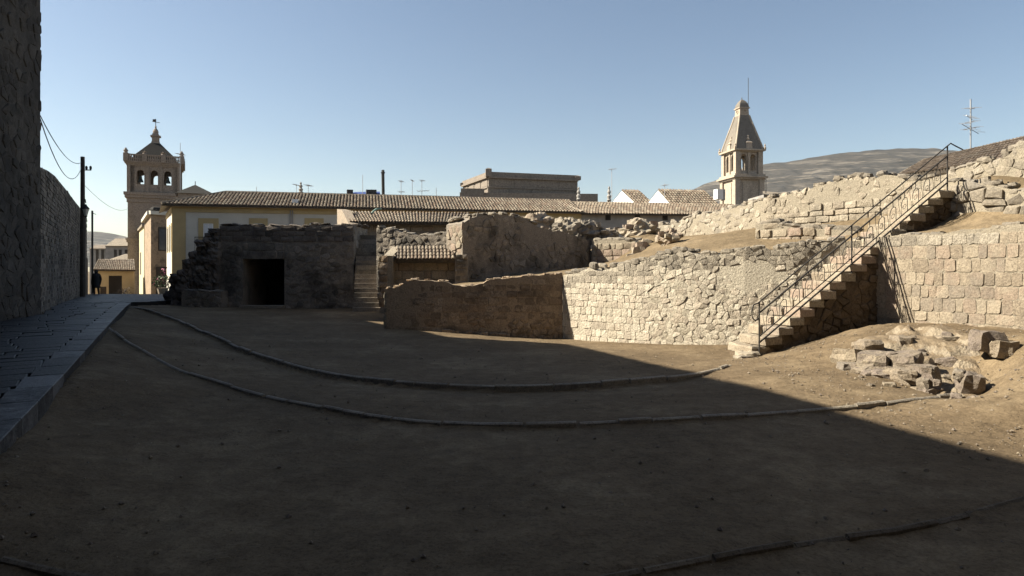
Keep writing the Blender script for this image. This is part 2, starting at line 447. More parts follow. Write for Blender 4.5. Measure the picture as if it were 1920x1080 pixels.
class Stones:
    """stones of one thing: the largest in view become parts, the rest one joined part"""
    def __init__(s, root, mat, name='stone', limit=290): s.root, s.mat, s.name, s.limit, s.list = root, mat, name, limit, []
    def face(s, path, bot, top, style='rubble', size=(.24, .18), proud=(.01, .045), gap=.025, u0=None, u1=None, openings=(), tones=None, seed=1, cham=.02, tilt=.12, bulge=.012, over=0.0, bury=None, keep=None, topmat=None, vlo=None, vhi=None, tonefn=None, mat=None):
        rnd = random.Random(seed)
        u0 = 0 if u0 is None else u0; u1 = path.L if u1 is None else u1
        k = 40
        v0 = min(bot(lerp(u0, u1, i / k)) for i in range(k + 1)) - .02 if vlo is None else vlo
        v1 = max(top(lerp(u0, u1, i / k)) for i in range(k + 1)) + .1 if vhi is None else vhi
        cells = (rubble_cells if style == 'rubble' else ashlar_cells)(u0, u1, v0, v1, size[0], size[1], gap, rnd)
        for poly in cells:
            cu = sum(p[0] for p in poly) / len(poly); cv = sum(p[1] for p in poly) / len(poly)
            if cu < u0 or cu > u1 or cv > top(cu) - size[1] * .25 + over + rnd.uniform(-.05, .03) or cv < bot(cu) - size[1] * .3: continue
            if keep is not None and not keep(cu, cv): continue
            if bury is not None and noise.noise(Vector((cu * .75 + seed, cv * .9, .3))) + .25 * noise.noise(Vector((cu * 3 + seed, cv * 3, .7))) > bury: continue
            if any(a - .02 < cu < b + .02 and sl_ - .02 < cv < hd(min(max(cu, a), b)) + .02 for a, b, sl_, hd in openings): continue
            poly = [(min(max(x, u0), u1), y) for x, y in poly]
            for a, b, sl_, hd in openings:      # stones beside an opening stop at its edge
                hc = hd((a + b) / 2)
                if sl_ - .1 < cv < hc:
                    if cu < a: poly = [(min(x, a), y) for x, y in poly]
                    if cu > b: poly = [(max(x, b), y) for x, y in poly]
                elif cv >= hc and a < cu < b: poly = [(x, max(y, hc)) for x, y in poly]
            ar = poly_area(poly)
            if ar < 2e-4: continue
            pr = rnd.uniform(*proud); tu, tv = rnd.uniform(-tilt, tilt), rnd.uniform(-tilt, tilt)
            c_ = min(cham, .3 * math.sqrt(ar)); n = len(poly)
            rng = max(math.hypot(x - cu, y - cv) for x, y in poly)
            ins = [(lerp(x, cu, min(.6, c_ / max(math.hypot(x - cu, y - cv), 1e-4))), lerp(y, cv, min(.6, c_ / max(math.hypot(x - cu, y - cv), 1e-4)))) for x, y in poly]
            vs = [path.P(x, y, -.05) for x, y in poly] + [path.P(x, y, pr - c_ * .7) for x, y in poly] + \
                 [path.P(x, y, pr + tu * (x - cu) + tv * (y - cv) + rnd.uniform(-.004, .004)) for x, y in ins] + [path.P(cu, cv, pr + bulge)]
            fs = []
            for i in range(n):
                k2 = (i + 1) % n
                fs += [(i, k2, n + k2, n + i), (n + i, n + k2, 2 * n + k2, 2 * n + i), (2 * n + i, 2 * n + k2, 3 * n)]
            tn = rnd.random() if tones is None else rnd.uniform(*tones)
            if tonefn: tn = tonefn(cu, cv, tn)
            ctr = path.P(cu, cv, 0)
            mt_ = mat or s.mat
            if topmat and cv > top(cu) - topmat[1] * (1 + .9 * noise.noise(Vector((cu * .9, cv * .6, seed)))): mt_ = topmat[0]
            s.list.append((ar / max(1, ctr.x ** 2 + ctr.y ** 2), ctr, vs, fs, tn, mt_))
        return s
    def done(s):
        s.list.sort(key=lambda q: -q[0])
        base = Vector(s.root["base"])
        for sz, ctr, vs, fs, tn, mt in s.list[:s.limit]:
            me = bpy.data.meshes.new(s.name)
            me.from_pydata([tuple(v - ctr) for v in vs], [], fs)
            a = me.attributes.new("tone", 'FLOAT', 'FACE'); a.data.foreach_set("value", [tn] * len(fs))
            me.materials.append(mt)
            o = bpy.data.objects.new(s.name, me); COL.objects.link(o)
            o.parent = s.root; o.location = ctr - base
        rest = {}
        for sz, ctr, vs, fs, tn, mt in s.list[s.limit:]: rest.setdefault(mt.name, (mt, MB()))[1].add(vs, fs, tn)
        for mt, mb in rest.values(): mb.build(s.name + "work", mt, s.root, kind='stuff')

def table(path, pp):
    t = path.prof(pp); return lambda u: interp(t, u)

# a pool of weathered blocks shared by cap stones, ledges and steps
def rock_mesh(i, mat, sub=2, sph=.35, jit=.10, name="stone"):
    rnd = random.Random(100 + i)
    key, vs, fs = {}, [], []
    def vid(p):
        k_ = tuple(round(c, 4) for c in p)
        if k_ not in key:
            key[k_] = len(vs); q = Vector(p)
            s_ = q.normalized() * .62
            q = q.lerp(s_, sph) + Vector([rnd.uniform(-jit, jit) for _ in range(3)])
            vs.append(q)
        return key[k_]
    for ax in range(3):
        for sg in (-.5, .5):
            for a in range(sub):
                for b in range(sub):
                    q = []
                    for da, db in ((0, 0), (1, 0), (1, 1), (0, 1)):
                        p = [0, 0, 0]; p[ax] = sg; p[(ax + 1) % 3] = (a + da) / sub - .5; p[(ax + 2) % 3] = (b + db) / sub - .5
                        q.append(vid(p))
                    fs.append(tuple(q if sg > 0 else q[::-1]))
    mb = MB(); mb.add(vs, fs, rnd.random())
    return mb.mesh(name, mat)
POOL = {}
def rock(root, mat_key, ctr, size, rz=0.0, name='stone', tilt=.12, sub=2, sph=.35, jit=.09):
    k = (mat_key, sub, sph)
    if k not in POOL: POOL[k] = [rock_mesh(i, M[mat_key], sub, sph, jit) for i in range(10)]
    o = bpy.data.objects.new(name, random.choice(POOL[k])); COL.objects.link(o)
    o.parent = root; o.location = Vector(ctr) - Vector(root["base"]); o.scale = size
    o.rotation_euler = (random.uniform(-tilt, tilt), random.uniform(-tilt, tilt), rz + random.uniform(-tilt, tilt))
    return o
def caps(root, mat_key, path, top, thick, u0=None, u1=None, size=.24, h=.14, skip=.15, rows=2, seed=0, sph=.55):
    """loose stones along the broken top of a wall"""
    rnd = random.Random(seed); u0 = 0 if u0 is None else u0; u1 = path.L if u1 is None else u1
    for r in range(rows):
        u = u0 + .05
        while u < u1 - .05:
            ww = size * rnd.uniform(.6, 1.6)
            if rnd.random() > skip:
                q, nn = path.at(u); hh = h * rnd.uniform(.5, 1.5); d = thick / rows
                rock(root, mat_key, path.P(u + ww / 2, top(min(u + ww / 2, u1)) + hh * .1, -d * (r + .5)), (ww * 1.1, d * rnd.uniform(.6, 1.1), hh * 1.4), math.atan2(nn.x, -nn.y), sph=sph, sub=3 if sph > .4 else 2, tilt=.2)
            u += ww

# ------------------------------------------------------------------ the lie of the land
class TPS:
    def __init__(s, pts):
        s.p = np.array([(a, b) for a, b, c in pts], float); z = np.array([c for a, b, c in pts], float)
        n = len(pts); K = s.k(s.p) + np.eye(n) * .06
        Pm = np.hstack([np.ones((n, 1)), s.p])
        A = np.zeros((n + 3, n + 3)); A[:n, :n] = K; A[:n, n:] = Pm; A[n:, :n] = Pm.T
        s.w = np.linalg.solve(A, np.concatenate([z, np.zeros(3)]))
    def k(s, q):
        d2 = ((q[:, None, :] - s.p[None]) ** 2).sum(-1)
        return np.where(d2 > 1e-12, d2 * np.log(d2 + 1e-12) * .5, 0)
    def __call__(s, q):
        q = np.atleast_2d(np.array(q, float))
        return s.k(q) @ s.w[:-3] + s.w[-3] + q @ s.w[-2:]

GP = [(0, 3.5, 0), (-3, 4, .0), (4, 4.5, 0), (0, -5, 0), (-6, -8, .2), (8, -8, .3), (-20, -20, .4), (20, -20, .6), (0, -30, .2),
      (0, 7.4, 0), (-2.4, 8.2, 0), (-4.1, 9.6, .02), (-5.4, 10.7, .10), (-7.1, 12.5, .27), (-9.4, 15.5, .44), (2.7, 7.6, 0), (4.1, 8.1, .02),
      (0, 9.8, 0), (1.94, 10.1, 0), (3.87, 11.8, 0), (-2.15, 10.4, 0), (-5.6, 13.75, .05), (-7.9, 16.9, .12), (-11.3, 21.3, .27), (-13.2, 22.8, .42),
      (-4.1, 5.4, .2), (-5.55, 8.4, .29), (-7.4, 12, .35), (-12.8, 22.2, .42), (-4.6, 7.4, .05), (-3.6, 5.8, .05),
      (-8, 3, .36), (-12.5, 17.5, .55), (-11.5, 14, .5), (-10, 10, .42), (-15, 25, .40), (-20, 35, .2), (-25, 44, .0), (-18, 44, .0), (-12, 40, 0), (0, 40, 0), (15, 40, 0),
      (-3.5, 18.8, .03), (-1, 18.8, -.12), (1.44, 18.8, -.28), (3.5, 17.5, -.2), (5.1, 16.3, -.12), (6.5, 15.5, 0), (1, 22, -.2), (8, 20, 0), (20, 20, .5),
      (0, 14, -.08), (-4, 16, 0), (2.5, 14, -.1), (-13, 27, .2), (-9, 27.3, .1), (-6, 27, .1), (-5, 23, .05),
      (4.9, 13.3, -.05), (6.5, 13.7, .3), (8.2, 14.3, .52), (9.3, 12.2, .6), (6.1, 12, .42), (7.5, 11.5, .55), (9, 10, .6), (7.5, 9, .5), (7.0, 7.5, .42),
      (6, 7.2, .2), (5.1, 7, .03), (8, 5, .5), (5.5, 10, .14), (5.0, 11.5, .1), (4.4, 12.5, 0), (5.4, 9, .06), (4.8, 6, .0), (14, 8, .8), (14, 0, .6)]
for px_, py_, z_ in ((1845, 748, 0), (1852, 715, .08), (1840, 690, .2), (1905, 690, .42), (1918, 740, .26), (1905, 640, .62), (1700, 722, .06), (1590, 690, .1), (1700, 645, .46), (1640, 645, .42), (1640, 612, .58), (1760, 610, .62)):
    q_ = W(px_, py_, (EYE - z_) * F / (py_ - HY)); GP.append((q_.x, q_.y, z_))
K1 = [(-13.4, 22.9), (-11.3, 21.3), (-7.9, 16.9), (-5.6, 13.75), (-3.62, 11.6), (-2.15, 10.35), (-.47, 9.8), (.9, 9.75), (1.94, 10.1), (3.0, 10.8), (3.87, 11.8)]
K2 = [(-9.55, 15.6), (-7.1, 12.5), (-5.4, 10.7), (-4.1, 9.6), (-2.35, 8.17), (-.96, 7.5), (.23, 7.33), (1.5, 7.4), (2.7, 7.64), (4.1, 8.08), (5.8, 8.75)]
K3 = [(-5.2, 4.6), (-3.0, 3.93), (-1.96, 3.66), (-.8, 3.45), (.1, 3.5), (.62, 3.7), (1.7, 4.15), (2.7, 4.5), (3.8, 4.94), (5.2, 5.6)]
def smooth_curve(pts, n=200):
    P = [Vector(p) for p in pts]; out = []
    P = [P[0] * 2 - P[1]] + P + [P[-1] * 2 - P[-2]]
    for i in range(1, len(P) - 2):
        for k in range(n // len(pts)):
            t = k / (n // len(pts)); a, b, c, d = P[i - 1:i + 3]
            out.append(.5 * ((2 * b) + (c - a) * t + (2 * a - 5 * b + 4 * c - d) * t * t + (3 * b - 3 * c + d - a) * t ** 3))
    out.append(P[-2]); return out
KC = [smooth_curve(k) for k in (K1, K2, K3)]
KSTEP = (.095, .055, .05)
def kerb_drop(q):
    z = np.zeros(len(q))
    for c, st in zip(KC, KSTEP):
        xs = np.array([p.x for p in c]); ys = np.array([p.y for p in c])
        d = np.clip((np.interp(q[:, 0], xs, ys) - q[:, 1]) / .10 + .5, 0, 1)
        fade = np.clip((q[:, 0] - xs[0]) / 1.5, 0, 1) * np.clip((xs[-1] - q[:, 0]) / 1.2, 0, 1)
        z += st * d * fade
    return z
GP = np.array(GP, float); GP[:, 2] += kerb_drop(GP[:, :2]); gtps = TPS(GP.tolist())
PAVE = [(-2.4, 2.0), (-4.17, 5.42), (-5.64, 8.4), (-7.5, 12.0), (-12.3, 21.25), (-13.6, 23.8), (-14.0, 27.0), (-14.6, 32), (-17, 45), (-26, 62), (-38, 62), (-28.0, 44.0), (-12.8, 18.1), (-8.4, 2.0)]
PZT = [(0, .2), (5.4, .29), (8.4, .38), (12, .44), (21, .52), (24, .5), (30, .36), (38, .2), (44, .07), (50, -.3), (62, -1.3)]
def in_pave(q):
    c = np.zeros(len(q), bool); X, Y = q[:, 0], q[:, 1]
    for (x1, y1), (x2, y2) in zip(PAVE, PAVE[1:] + PAVE[:1]):
        if y1 == y2: continue
        c ^= ((y1 > Y) != (y2 > Y)) & (X < (x2 - x1) * (Y - y1) / (y2 - y1) + x1)
    return c
def gz_arr(q):
    q = np.atleast_2d(np.array(q, float))
    z = gtps(q)
    z = z - kerb_drop(q)
    r = np.hypot(q[:, 0], q[:, 1] - 12)
    t = np.clip((r - 36) / 30, 0, 1); t = t * t * (3 - 2 * t)
    zf = np.where(q[:, 1] > 0, -3.0, .3)
    z = z * (1 - t) + zf * t
    pzv = np.interp(q[:, 1], [a for a, b in PZT], [b for a, b in PZT])
    return np.where(in_pave(q), np.minimum(z, pzv - .14), np.minimum(z, np.where((q[:, 0] < -2) & (q[:, 1] < 26) & (q[:, 1] > 2), pzv - .03, 1e9)))
def gz(x, y): return float(gz_arr([(x, y)])[0])

def make_ground():
    KCS = [c[::6] + [c[-1]] for c in KC]
    xs = list(np.arange(-14, 12.01, .12)); ys = list(np.arange(2, 29.01, .12))
    for s_ in (.5, .8, 1.2, 2, 3, 5, 8, 14, 25, 50, 120, 300, 800):
        xs = [xs[0] - s_] + xs + [xs[-1] + s_]; ys = [ys[0] - s_] + ys + [ys[-1] + s_]
    X, Y = np.meshgrid(xs, ys); q = np.stack([X.ravel(), Y.ravel()], 1)
    z = gz_arr(q)
    for i, (x, y) in enumerate(q):
        if -15 < x < 13 and 1 < y < 30:
            p = Vector((x, y, 0)); m_ = min(1, .15 + min(abs(y - np.interp(x, [k.x for k in c_], [k.y for k in c_])) for c_ in KCS) * 1.6)
            z[i] += m_ * .02 * noise.noise(p * .9) + m_ * (.012 * noise.noise(p * 2.7) + .007 * noise.noise(p * 7))
            if x > 4.4: z[i] += (.05 * noise.noise(p * 1.7 + Vector((9, 0, 0))) + .03 * noise.noise(p * 4.1)) * min(1, (x - 4.4) / 1.5) * m_
    nx, ny = len(xs), len(ys)
    me = bpy.data.meshes.new("ground")
    idx = np.arange(nx * ny).reshape(ny, nx)
    f = np.stack([idx[:-1, :-1], idx[:-1, 1:], idx[1:, 1:], idx[1:, :-1]], -1).reshape(-1, 4)
    me.from_pydata(np.column_stack([q, z]).tolist(), [], f.tolist())
    me.polygons.foreach_set("use_smooth", [True] * len(me.polygons))
    me.materials.append(M['dirt'])
    o = bpy.data.objects.new("ground", me); COL.objects.link(o); o["kind"] = 'structure'
    o["label"] = "packed brown dirt floor of the sunken ruin courtyard"
make_ground()

# kerbs: three curved lines of narrow stones that hold the low dirt steps
def make_kerb(i, label, width=(.10, .085, .07)[0]):
    width = (.06, .05, .035)[i]
    c = KC[i]
    root = thing("kerb", label, None, (c[0].x, c[0].y, gz(c[0].x, c[0].y)), kind='structure')
    rnd = random.Random(i); L = [0]
    for a, b in zip(c, c[1:]): L.append(L[-1] + (b - a).length)
    def at(u):
        k = int(np.searchsorted(L, u)); k = min(max(k, 1), len(c) - 1)
        t = (u - L[k - 1]) / max(1e-6, L[k] - L[k - 1]); return c[k - 1].lerp(c[k], t), (c[k] - c[k - 1]).normalized()
    u = 0
    while u < L[-1] - .1:
        ln = min(rnd.uniform(.3, .95), L[-1] - u); g = rnd.choice((.006, .01, .02))
        mb = MB(); n = 3; ring = []
        tz = rnd.uniform(-.014, .008); off = rnd.uniform(-.014, .014); tone = rnd.random()
        for k in range(n):
            p, d = at(u + g + (ln - 2 * g) * k / (n - 1)); nn = Vector((d.y, -d.x))
            if nn.y > 0: nn = -nn
            far = p - nn * (width / 2 + off); near = p + nn * (width / 2 - off)
            zt = max(gz(p.x - nn.x * .3, p.y - nn.y * .3), gz(p.x + nn.x * .25, p.y + nn.y * .25), gz(p.x - nn.x * .06, p.y - nn.y * .06)) + (.012, .010, -.004)[i] + tz; zb = gz(p.x + nn.x * .3, p.y + nn.y * .3) - .08
            ring.append([Vector((near.x, near.y, zb)), Vector((near.x, near.y, zt - .015)), Vector((near.x - nn.x * .02, near.y - nn.y * .02, zt + rnd.uniform(-.004, .004))),
                         Vector((far.x, far.y, zt)), Vector((far.x, far.y, zb))])
        vs = [v for r in ring for v in r]; fs = []
        for k in range(n - 1):
            for j in range(4): fs.append((k * 5 + j, (k + 1) * 5 + j, (k + 1) * 5 + j + 1, k * 5 + j + 1))
        fs += [(4, 3, 2, 1, 0), tuple((n - 1) * 5 + j for j in range(5))]
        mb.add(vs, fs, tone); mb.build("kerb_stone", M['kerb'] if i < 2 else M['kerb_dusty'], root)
        u += ln
make_kerb(0, "curved stone kerb farthest up the courtyard, ending near the foot of the railed stair")
make_kerb(1, "long curved stone kerb across the middle of the courtyard, ending under the rock outcrop")
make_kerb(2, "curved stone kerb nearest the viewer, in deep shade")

def pebbles():
    rnd = random.Random(3); mb = MB(); pts = []
    for _ in range(5200):
        x, y = rnd.uniform(-7, 9), 3 + 14 * rnd.random() ** 1.6
        if rnd.random() < .45: x, y = rnd.uniform(4, 8.5), rnd.uniform(6, 13)
        pts.append((x, y))
    zs = gz_arr(pts)
    for (x, y), z in zip(pts, zs):
        r = .006 + .02 * rnd.random() ** 4
        c = Vector((x, y, z + r * .3)); a = rnd.uniform(0, 6.3)
        vs = [c + Vector((math.cos(a + k * 1.57) * r * rnd.uniform(.7, 1.3), math.sin(a + k * 1.57) * r * rnd.uniform(.7, 1.3), rnd.uniform(-.3, .3) * r)) for k in range(4)] + [c + Vector((0, 0, r * .8)), c - Vector((0, 0, r))]
        mb.add(vs, [(0, 1, 4), (1, 2, 4), (2, 3, 4), (3, 0, 4), (1, 0, 5), (2, 1, 5), (3, 2, 5), (0, 3, 5)], rnd.random())
    o = mb.build("gravel", M['rock'], kind='stuff'); o["label"] = "small pebbles scattered over the dirt floor"
pebbles()

# ------------------------------------------------------------------ pavement beside the left building, street beyond
def inside(poly, x, y):
    c = False
    for (x1, y1), (x2, y2) in zip(poly, poly[1:] + poly[:1]):
        if (y1 > y) != (y2 > y) and x < (x2 - x1) * (y - y1) / (y2 - y1) + x1: c = not c
    return c
PZT = [(0, .2), (5.4, .29), (8.4, .38), (12, .44), (21, .52), (24, .5), (30, .36), (38, .2), (44, .07), (50, -.3), (62, -1.3)]
def pz(x, y): return interp(PZT, y)
def make_pavement():
    root = thing("pavement", "dark stone slab pavement along the tall left building, rising to the street", None, (-6.3, 9.1, pz(-6.3, 9.1)), kind='structure')
    rnd = random.Random(5); e = Vector((-.55, .835)); n = Vector((.835, .55)); o = Vector((-2.5, 2.0))
    base = MB(); slabs = []
    s = 0
    def slab(cs, tone, low_=0):
        top = [Vector((p.x, p.y, pz(p.x, p.y) - low_ + rnd.uniform(-.004, .004))) for p in cs]
        ctr = sum(top, Vector()) / 4
        ins = [p.lerp(ctr, .05) + Vector((0, 0, .006)) for p in top]; low = [p - Vector((0, 0, .30)) for p in top]
        fs = [(0, 1, 2, 3)] + [(i, (i + 1) % 4, 4 + (i + 1) % 4, 4 + i)[::-1] for i in range(4)] + [(4 + i, 4 + (i + 1) % 4, 8 + (i + 1) % 4, 8 + i)[::-1] for i in range(4)]
        slabs.append((ctr, ins + top + low, fs, tone))
    # edge stones
    edge = [Vector(p) for p in PAVE[:6]]
    for a, b in zip(edge, edge[1:]):
        d = (b - a); k = max(1, round(d.length / .75)); dn = d.normalized(); nn = Vector((-dn.y, dn.x))
        for i in range(k):
            p, q = a.lerp(b, (i + .01) / k), a.lerp(b, (i + .99) / k)
            slab([p, q, q + nn * .42, p + nn * .36], rnd.uniform(.68, .9))
    def edge_dist(p):
        best = 9
        for a, b in zip(edge, edge[1:]):
            t = max(0, min(1, (p - a).dot(b - a) / (b - a).length_squared)); best = min(best, (p - a.lerp(b, t)).length)
        return best
    while s < 62:
        ds = rnd.uniform(.34, .5) * (1 if s < 26 else 1.6); g = .008
        def ok(t, s_):
            c = o + e * s_ + n * t; return inside(PAVE, c.x, c.y)
        tt = [-16 + .06 * k for k in range(540)]
        good = [t for t in tt if ok(t, s + .02) and ok(t, s + ds - .02)]
        if good:
            t0, t1 = good[0], good[-1] - (.34 if s < 26 else .05); t = t1
            while t > t0 + .15:
                dt = min(rnd.uniform(.45, 1.0) * (1 if s < 26 else 1.6), t - t0)
                a_, b_ = t - dt, t
                slab([o + e * (s + g) + n * (a_ + g), o + e * (s + g) + n * (b_ - g), o + e * (s + ds - g) + n * (b_ - g), o + e * (s + ds - g) + n * (a_ + g)], rnd.uniform(0, .6), .008 if t == t1 else 0)
                t -= dt
        s += ds
    slabs.sort(key=lambda q: q[0].x ** 2 + q[0].y ** 2)
    vis = [q for q in slabs if q[0].y > 4.5 and q[0].x / q[0].y > -.80]; rest = [q for q in slabs if not (q[0].y > 4.5 and q[0].x / q[0].y > -.80)] + vis[295:]
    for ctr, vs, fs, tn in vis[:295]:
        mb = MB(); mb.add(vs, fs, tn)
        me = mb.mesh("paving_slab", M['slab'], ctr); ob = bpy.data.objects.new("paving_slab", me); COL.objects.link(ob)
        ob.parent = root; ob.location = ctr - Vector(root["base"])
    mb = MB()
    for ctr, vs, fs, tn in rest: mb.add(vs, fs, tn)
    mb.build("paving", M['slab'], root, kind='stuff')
    # bedding under the joints
    bd = MB()
    xs = np.arange(-40, 0, .8); ys = np.arange(1.6, 64, .8); Z = {}
    q = [(x, y) for y in ys for x in xs]; zz = [pz(a_, b_) - .03 for a_, b_ in q]
    Z = {(round(x, 2), round(y, 2)): z for (x, y), z in zip(q, zz)}
    for y in ys[:-1]:
        for x in xs[:-1]:
            if all(inside(PAVE, x + a, y + b) for a in (0, .8) for b in (0, .8)):
                g = lambda a, b: Vector((x + a, y + b, Z[round(x + a, 2), round(y + b, 2)]))
                bd.quad(g(0, 0), g(.8, 0), g(.8, .8), g(0, .8))
    bd.build("bedding", M['slab'], root)
make_pavement()

# ------------------------------------------------------------------ upper earth terrace behind the retaining walls
TP = [W(900, 532, 19.8), W(740, 548, 19.8), W(1040, 520, 19.8), W(1000, 508, 23.7), W(1105, 499, 25.2), W(1040, 508, 22.5), W(1150, 497, 24.6), W(800, 537, 21), W(880, 530, 22),
      W(1100, 512, 18.6), W(1230, 482, 17.6), W(1300, 476, 17.2), W(1480, 466, 16.2), W(1640, 450, 15.4),
      W(1200, 474, 22), W(1300, 458, 19.6), W(1350, 440, 21), W(1400, 447, 19), W(1240, 442, 25), W(1180, 446, 25), W(1440, 426, 20.6), W(1500, 459, 17.3), W(1580, 450, 16.8),
      W(1690, 395, 17.6), W(1670, 440, 14.9), W(1800, 427, 13.8), W(1920, 418, 12.4), W(1850, 415, 14), W(1790, 402, 15.2), W(1920, 407, 13.7),
      W(1930, 350, 14.6), W(1850, 342, 15.4), W(1920, 334, 15.2), W(1800, 345, 16.3), Vector((14, 18, 4)), Vector((16, 10, 2.9)), Vector((10, 26, 3)), Vector((0, 30, 1.8)), Vector((-3, 28, 1.6)), Vector((14, 26, 3.4))]
ttps = TPS([tuple(p) for p in TP])
SP0, SP1 = Vector((4.91, 13.5)), Vector((9.88, 15.1))          # near edge of the railed stair, foot to landing
SD = (SP1 - SP0).normalized(); SN = Vector((-SD.y, SD.x)); SL = (SP1 - SP0).length; SW = .85
TPOLY = [(-3.3, 19.35), (1.4, 19.35), (1.9, 19.0), (8.2, 15.1), (8.35, 14.4), (9.45, 12.1), (11.2, 7), (18, 7), (18, 28), (-3.3, 28)]
pG = Path((7.9, 14.55), (9.5, 11.9), (11.5, 8.0))
topG = table(pG, [(1640, 446), (1665, 441), (1690, 437), (1760, 437), (1800, 428), (1850, 425), (1880, 419), (1920, 417), (2000, 410)])
def make_terrace():
    st = .16
    xs = np.arange(-3.4, 18, st); ys = np.arange(7, 28, st)
    X, Y = np.meshgrid(xs, ys); q = np.stack([X.ravel(), Y.ravel()], 1); z = ttps(q)
    ok = np.array([inside(TPOLY, a, b) for a, b in q])
    for i, (a, b) in enumerate(q):
        if ok[i]:
            p = Vector((a, b, 2)); z[i] += .05 * noise.noise(p * .9) + .025 * noise.noise(p * 2.6) + .012 * noise.noise(p * 6)
            gd = (Vector((a, b)) - pG.p[0]); gdir = (pG.p[1] - pG.p[0]).normalized(); gu = gd.dot(gdir); gn = abs(gd.x * gdir.y - gd.y * gdir.x)
            if -1 < gu < 7 and gn < 1.2: z[i] = min(z[i], topG(max(0, gu)) - .06 + max(0, gn - .35) * .5)
            d = Vector((a, b)) - SP0; u, v = d.dot(SD), d.dot(SN)
            if -.3 < v < SW + .05 and -1 < u < 3.9: ok[i] = False
    idx = -np.ones(len(q), int); idx[ok] = np.arange(ok.sum())
    nx = len(xs); fs = []
    for r in range(len(ys) - 1):
        for c in range(nx - 1):
            k = [r * nx + c, r * nx + c + 1, (r + 1) * nx + c + 1, (r + 1) * nx + c]
            if all(ok[j] for j in k): fs.append([int(idx[j]) for j in k])
    me = bpy.data.meshes.new("terrain"); me.from_pydata(np.column_stack([q, z])[ok].tolist(), [], fs)
    me.polygons.foreach_set("use_smooth", [True] * len(me.polygons)); me.materials.append(M['dirt2'])
    o = bpy.data.objects.new("terrain", me); COL.objects.link(o); o["kind"] = 'structure'; o["label"] = "raised earth terrace behind the sunlit retaining walls"
make_terrace()
def tz(x, y): return float(ttps([(x, y)])[0])

# ------------------------------------------------------------------ ruin walls round the courtyard

# A: brown wall in shade at the back of the courtyard
pA = Path((-3.56, 18.65), (1.44, 19.0))
topA = table(pA, [(712, 541), (722, 541), (745, 538), (757, 531), (772, 524), (800, 525), (838, 528), (852, 535), (866, 537), (880, 536), (905, 531), (916, 524), (960, 520), (1000, 516), (1058, 513)])
botA = lambda u: gz(pA.at(u)[0].x, 18.45) - .15
rA = thing("stone_wall", "brown rubble wall in shade across the back of the dirt courtyard", "wall", (-1, 19, gz(-1, 19)))
wall_shell(MB(), pA, botA, lambda u: topA(u) - .01, .55, step=.1, recess=.004, jit=.012).build("core", M['brown_mortar'], rA)
sA = Stones(rA, M['brown'])
sA.face(pA, botA, topA, 'ashlar', (.32, .19), (-.008, .012), .012, cham=.008, tilt=.06, bulge=.004, bury=.12, over=-.05, u0=2.0, keep=lambda u, v: u > 2.5 + .4 * noise.noise(Vector((v * 3, 1, 5))) and v > .3 + .35 * noise.noise(Vector((u * 1.5, 3, 2))), seed=1)
sA.face(pA, botA, topA, 'ashlar', (.3, .19), (-.008, .012), .012, cham=.008, tilt=.06, bulge=.004, bury=.12, over=-.05, u1=3.0, keep=lambda u, v: u < 2.5 + .4 * noise.noise(Vector((v * 3, 1, 5))), seed=2)
sA.face(pA, botA, lambda u: .8, 'rubble', (.2, .15), (-.005, .025), .014, cham=.014, bury=.3, u0=2.2, keep=lambda u, v: u > 2.4 and v < .3 + .35 * noise.noise(Vector((u * 1.5, 3, 2))), seed=3)
sA.face(Path((-3.60, 19.2), (-3.56, 18.65)), lambda u: -.1, lambda u: topA(0), 'ashlar', (.26, .2), (.0, .03), .02, seed=4, mat=M['grey'])
sA.done()
caps(rA, 'brown', pA, topA, .55, size=.12, h=.035, rows=3, skip=.72, seed=1)
for k in range(14):
    u = random.uniform(1.2, 4.6); q = pA.P(u, gz(pA.at(u)[0].x, 18.7), .12)
    s_ = random.uniform(.06, .16); rock(rA, 'brown', q, (s_ * 1.5, s_, s_), name='stone')

# B: long sunlit rubble retaining wall
pB = Path((1.44, 19.0), (2.5, 17.95), (3.5, 17.05), (4.5, 16.33), (5.5, 15.76), (6.5, 15.35), (8.2, 14.95))
topB = table(pB, [(1055, 513), (1094, 508), (1096, 499), (1114, 499), (1118, 507), (1150, 497), (1180, 494), (1205, 487), (1232, 477), (1270, 470), (1302, 470), (1312, 476), (1350, 474), (1380, 470), (1420, 468), (1480, 462), (1560, 452), (1640, 446), (1660, 444)])
botB = lambda u: gz(*(pB.at(u)[0] + pB.at(u)[1] * .2)) - .2
rB = thing("retaining_wall", "long sunlit rubble retaining wall left of the railed stair", "wall", (4.8, 16.9, gz(4.8, 16.7)))
wall_shell(MB(), pB, botB, lambda u: topB(u) - .05, .6, recess=.012, jit=.02).build("core", M['lime_mortar'], rB)
sB = Stones(rB, M['lime'])
uS = pB.ray(1215)
sB.face(pB, botB, topB, 'ashlar', (.2, .17), (-.006, .006), .007, u1=uS + 1.0, keep=lambda u, v: u < uS + .55 * noise.noise(Vector((v * 2.3, 4, 1))) + .2 * noise.noise(Vector((v * 8, 2, 1))), seed=11, tilt=.05, cham=.005, bulge=.004, bury=.52, topmat=(M['weathered'], .34))
sB.face(pB, botB, topB, 'rubble', (.17, .12), (-.012, .008), .007, u0=uS - 1.0, keep=lambda u, v: u > uS - .06 + .55 * noise.noise(Vector((v * 2.3, 4, 1))) + .2 * noise.noise(Vector((v * 8, 2, 1))), seed=12, tilt=.15, cham=.009, bulge=.004, bury=.40, topmat=(M['weathered'], .42))
sB.done()
caps(rB, 'grey', pB, topB, .6, size=.17, h=.09, rows=3, skip=.4, seed=2)

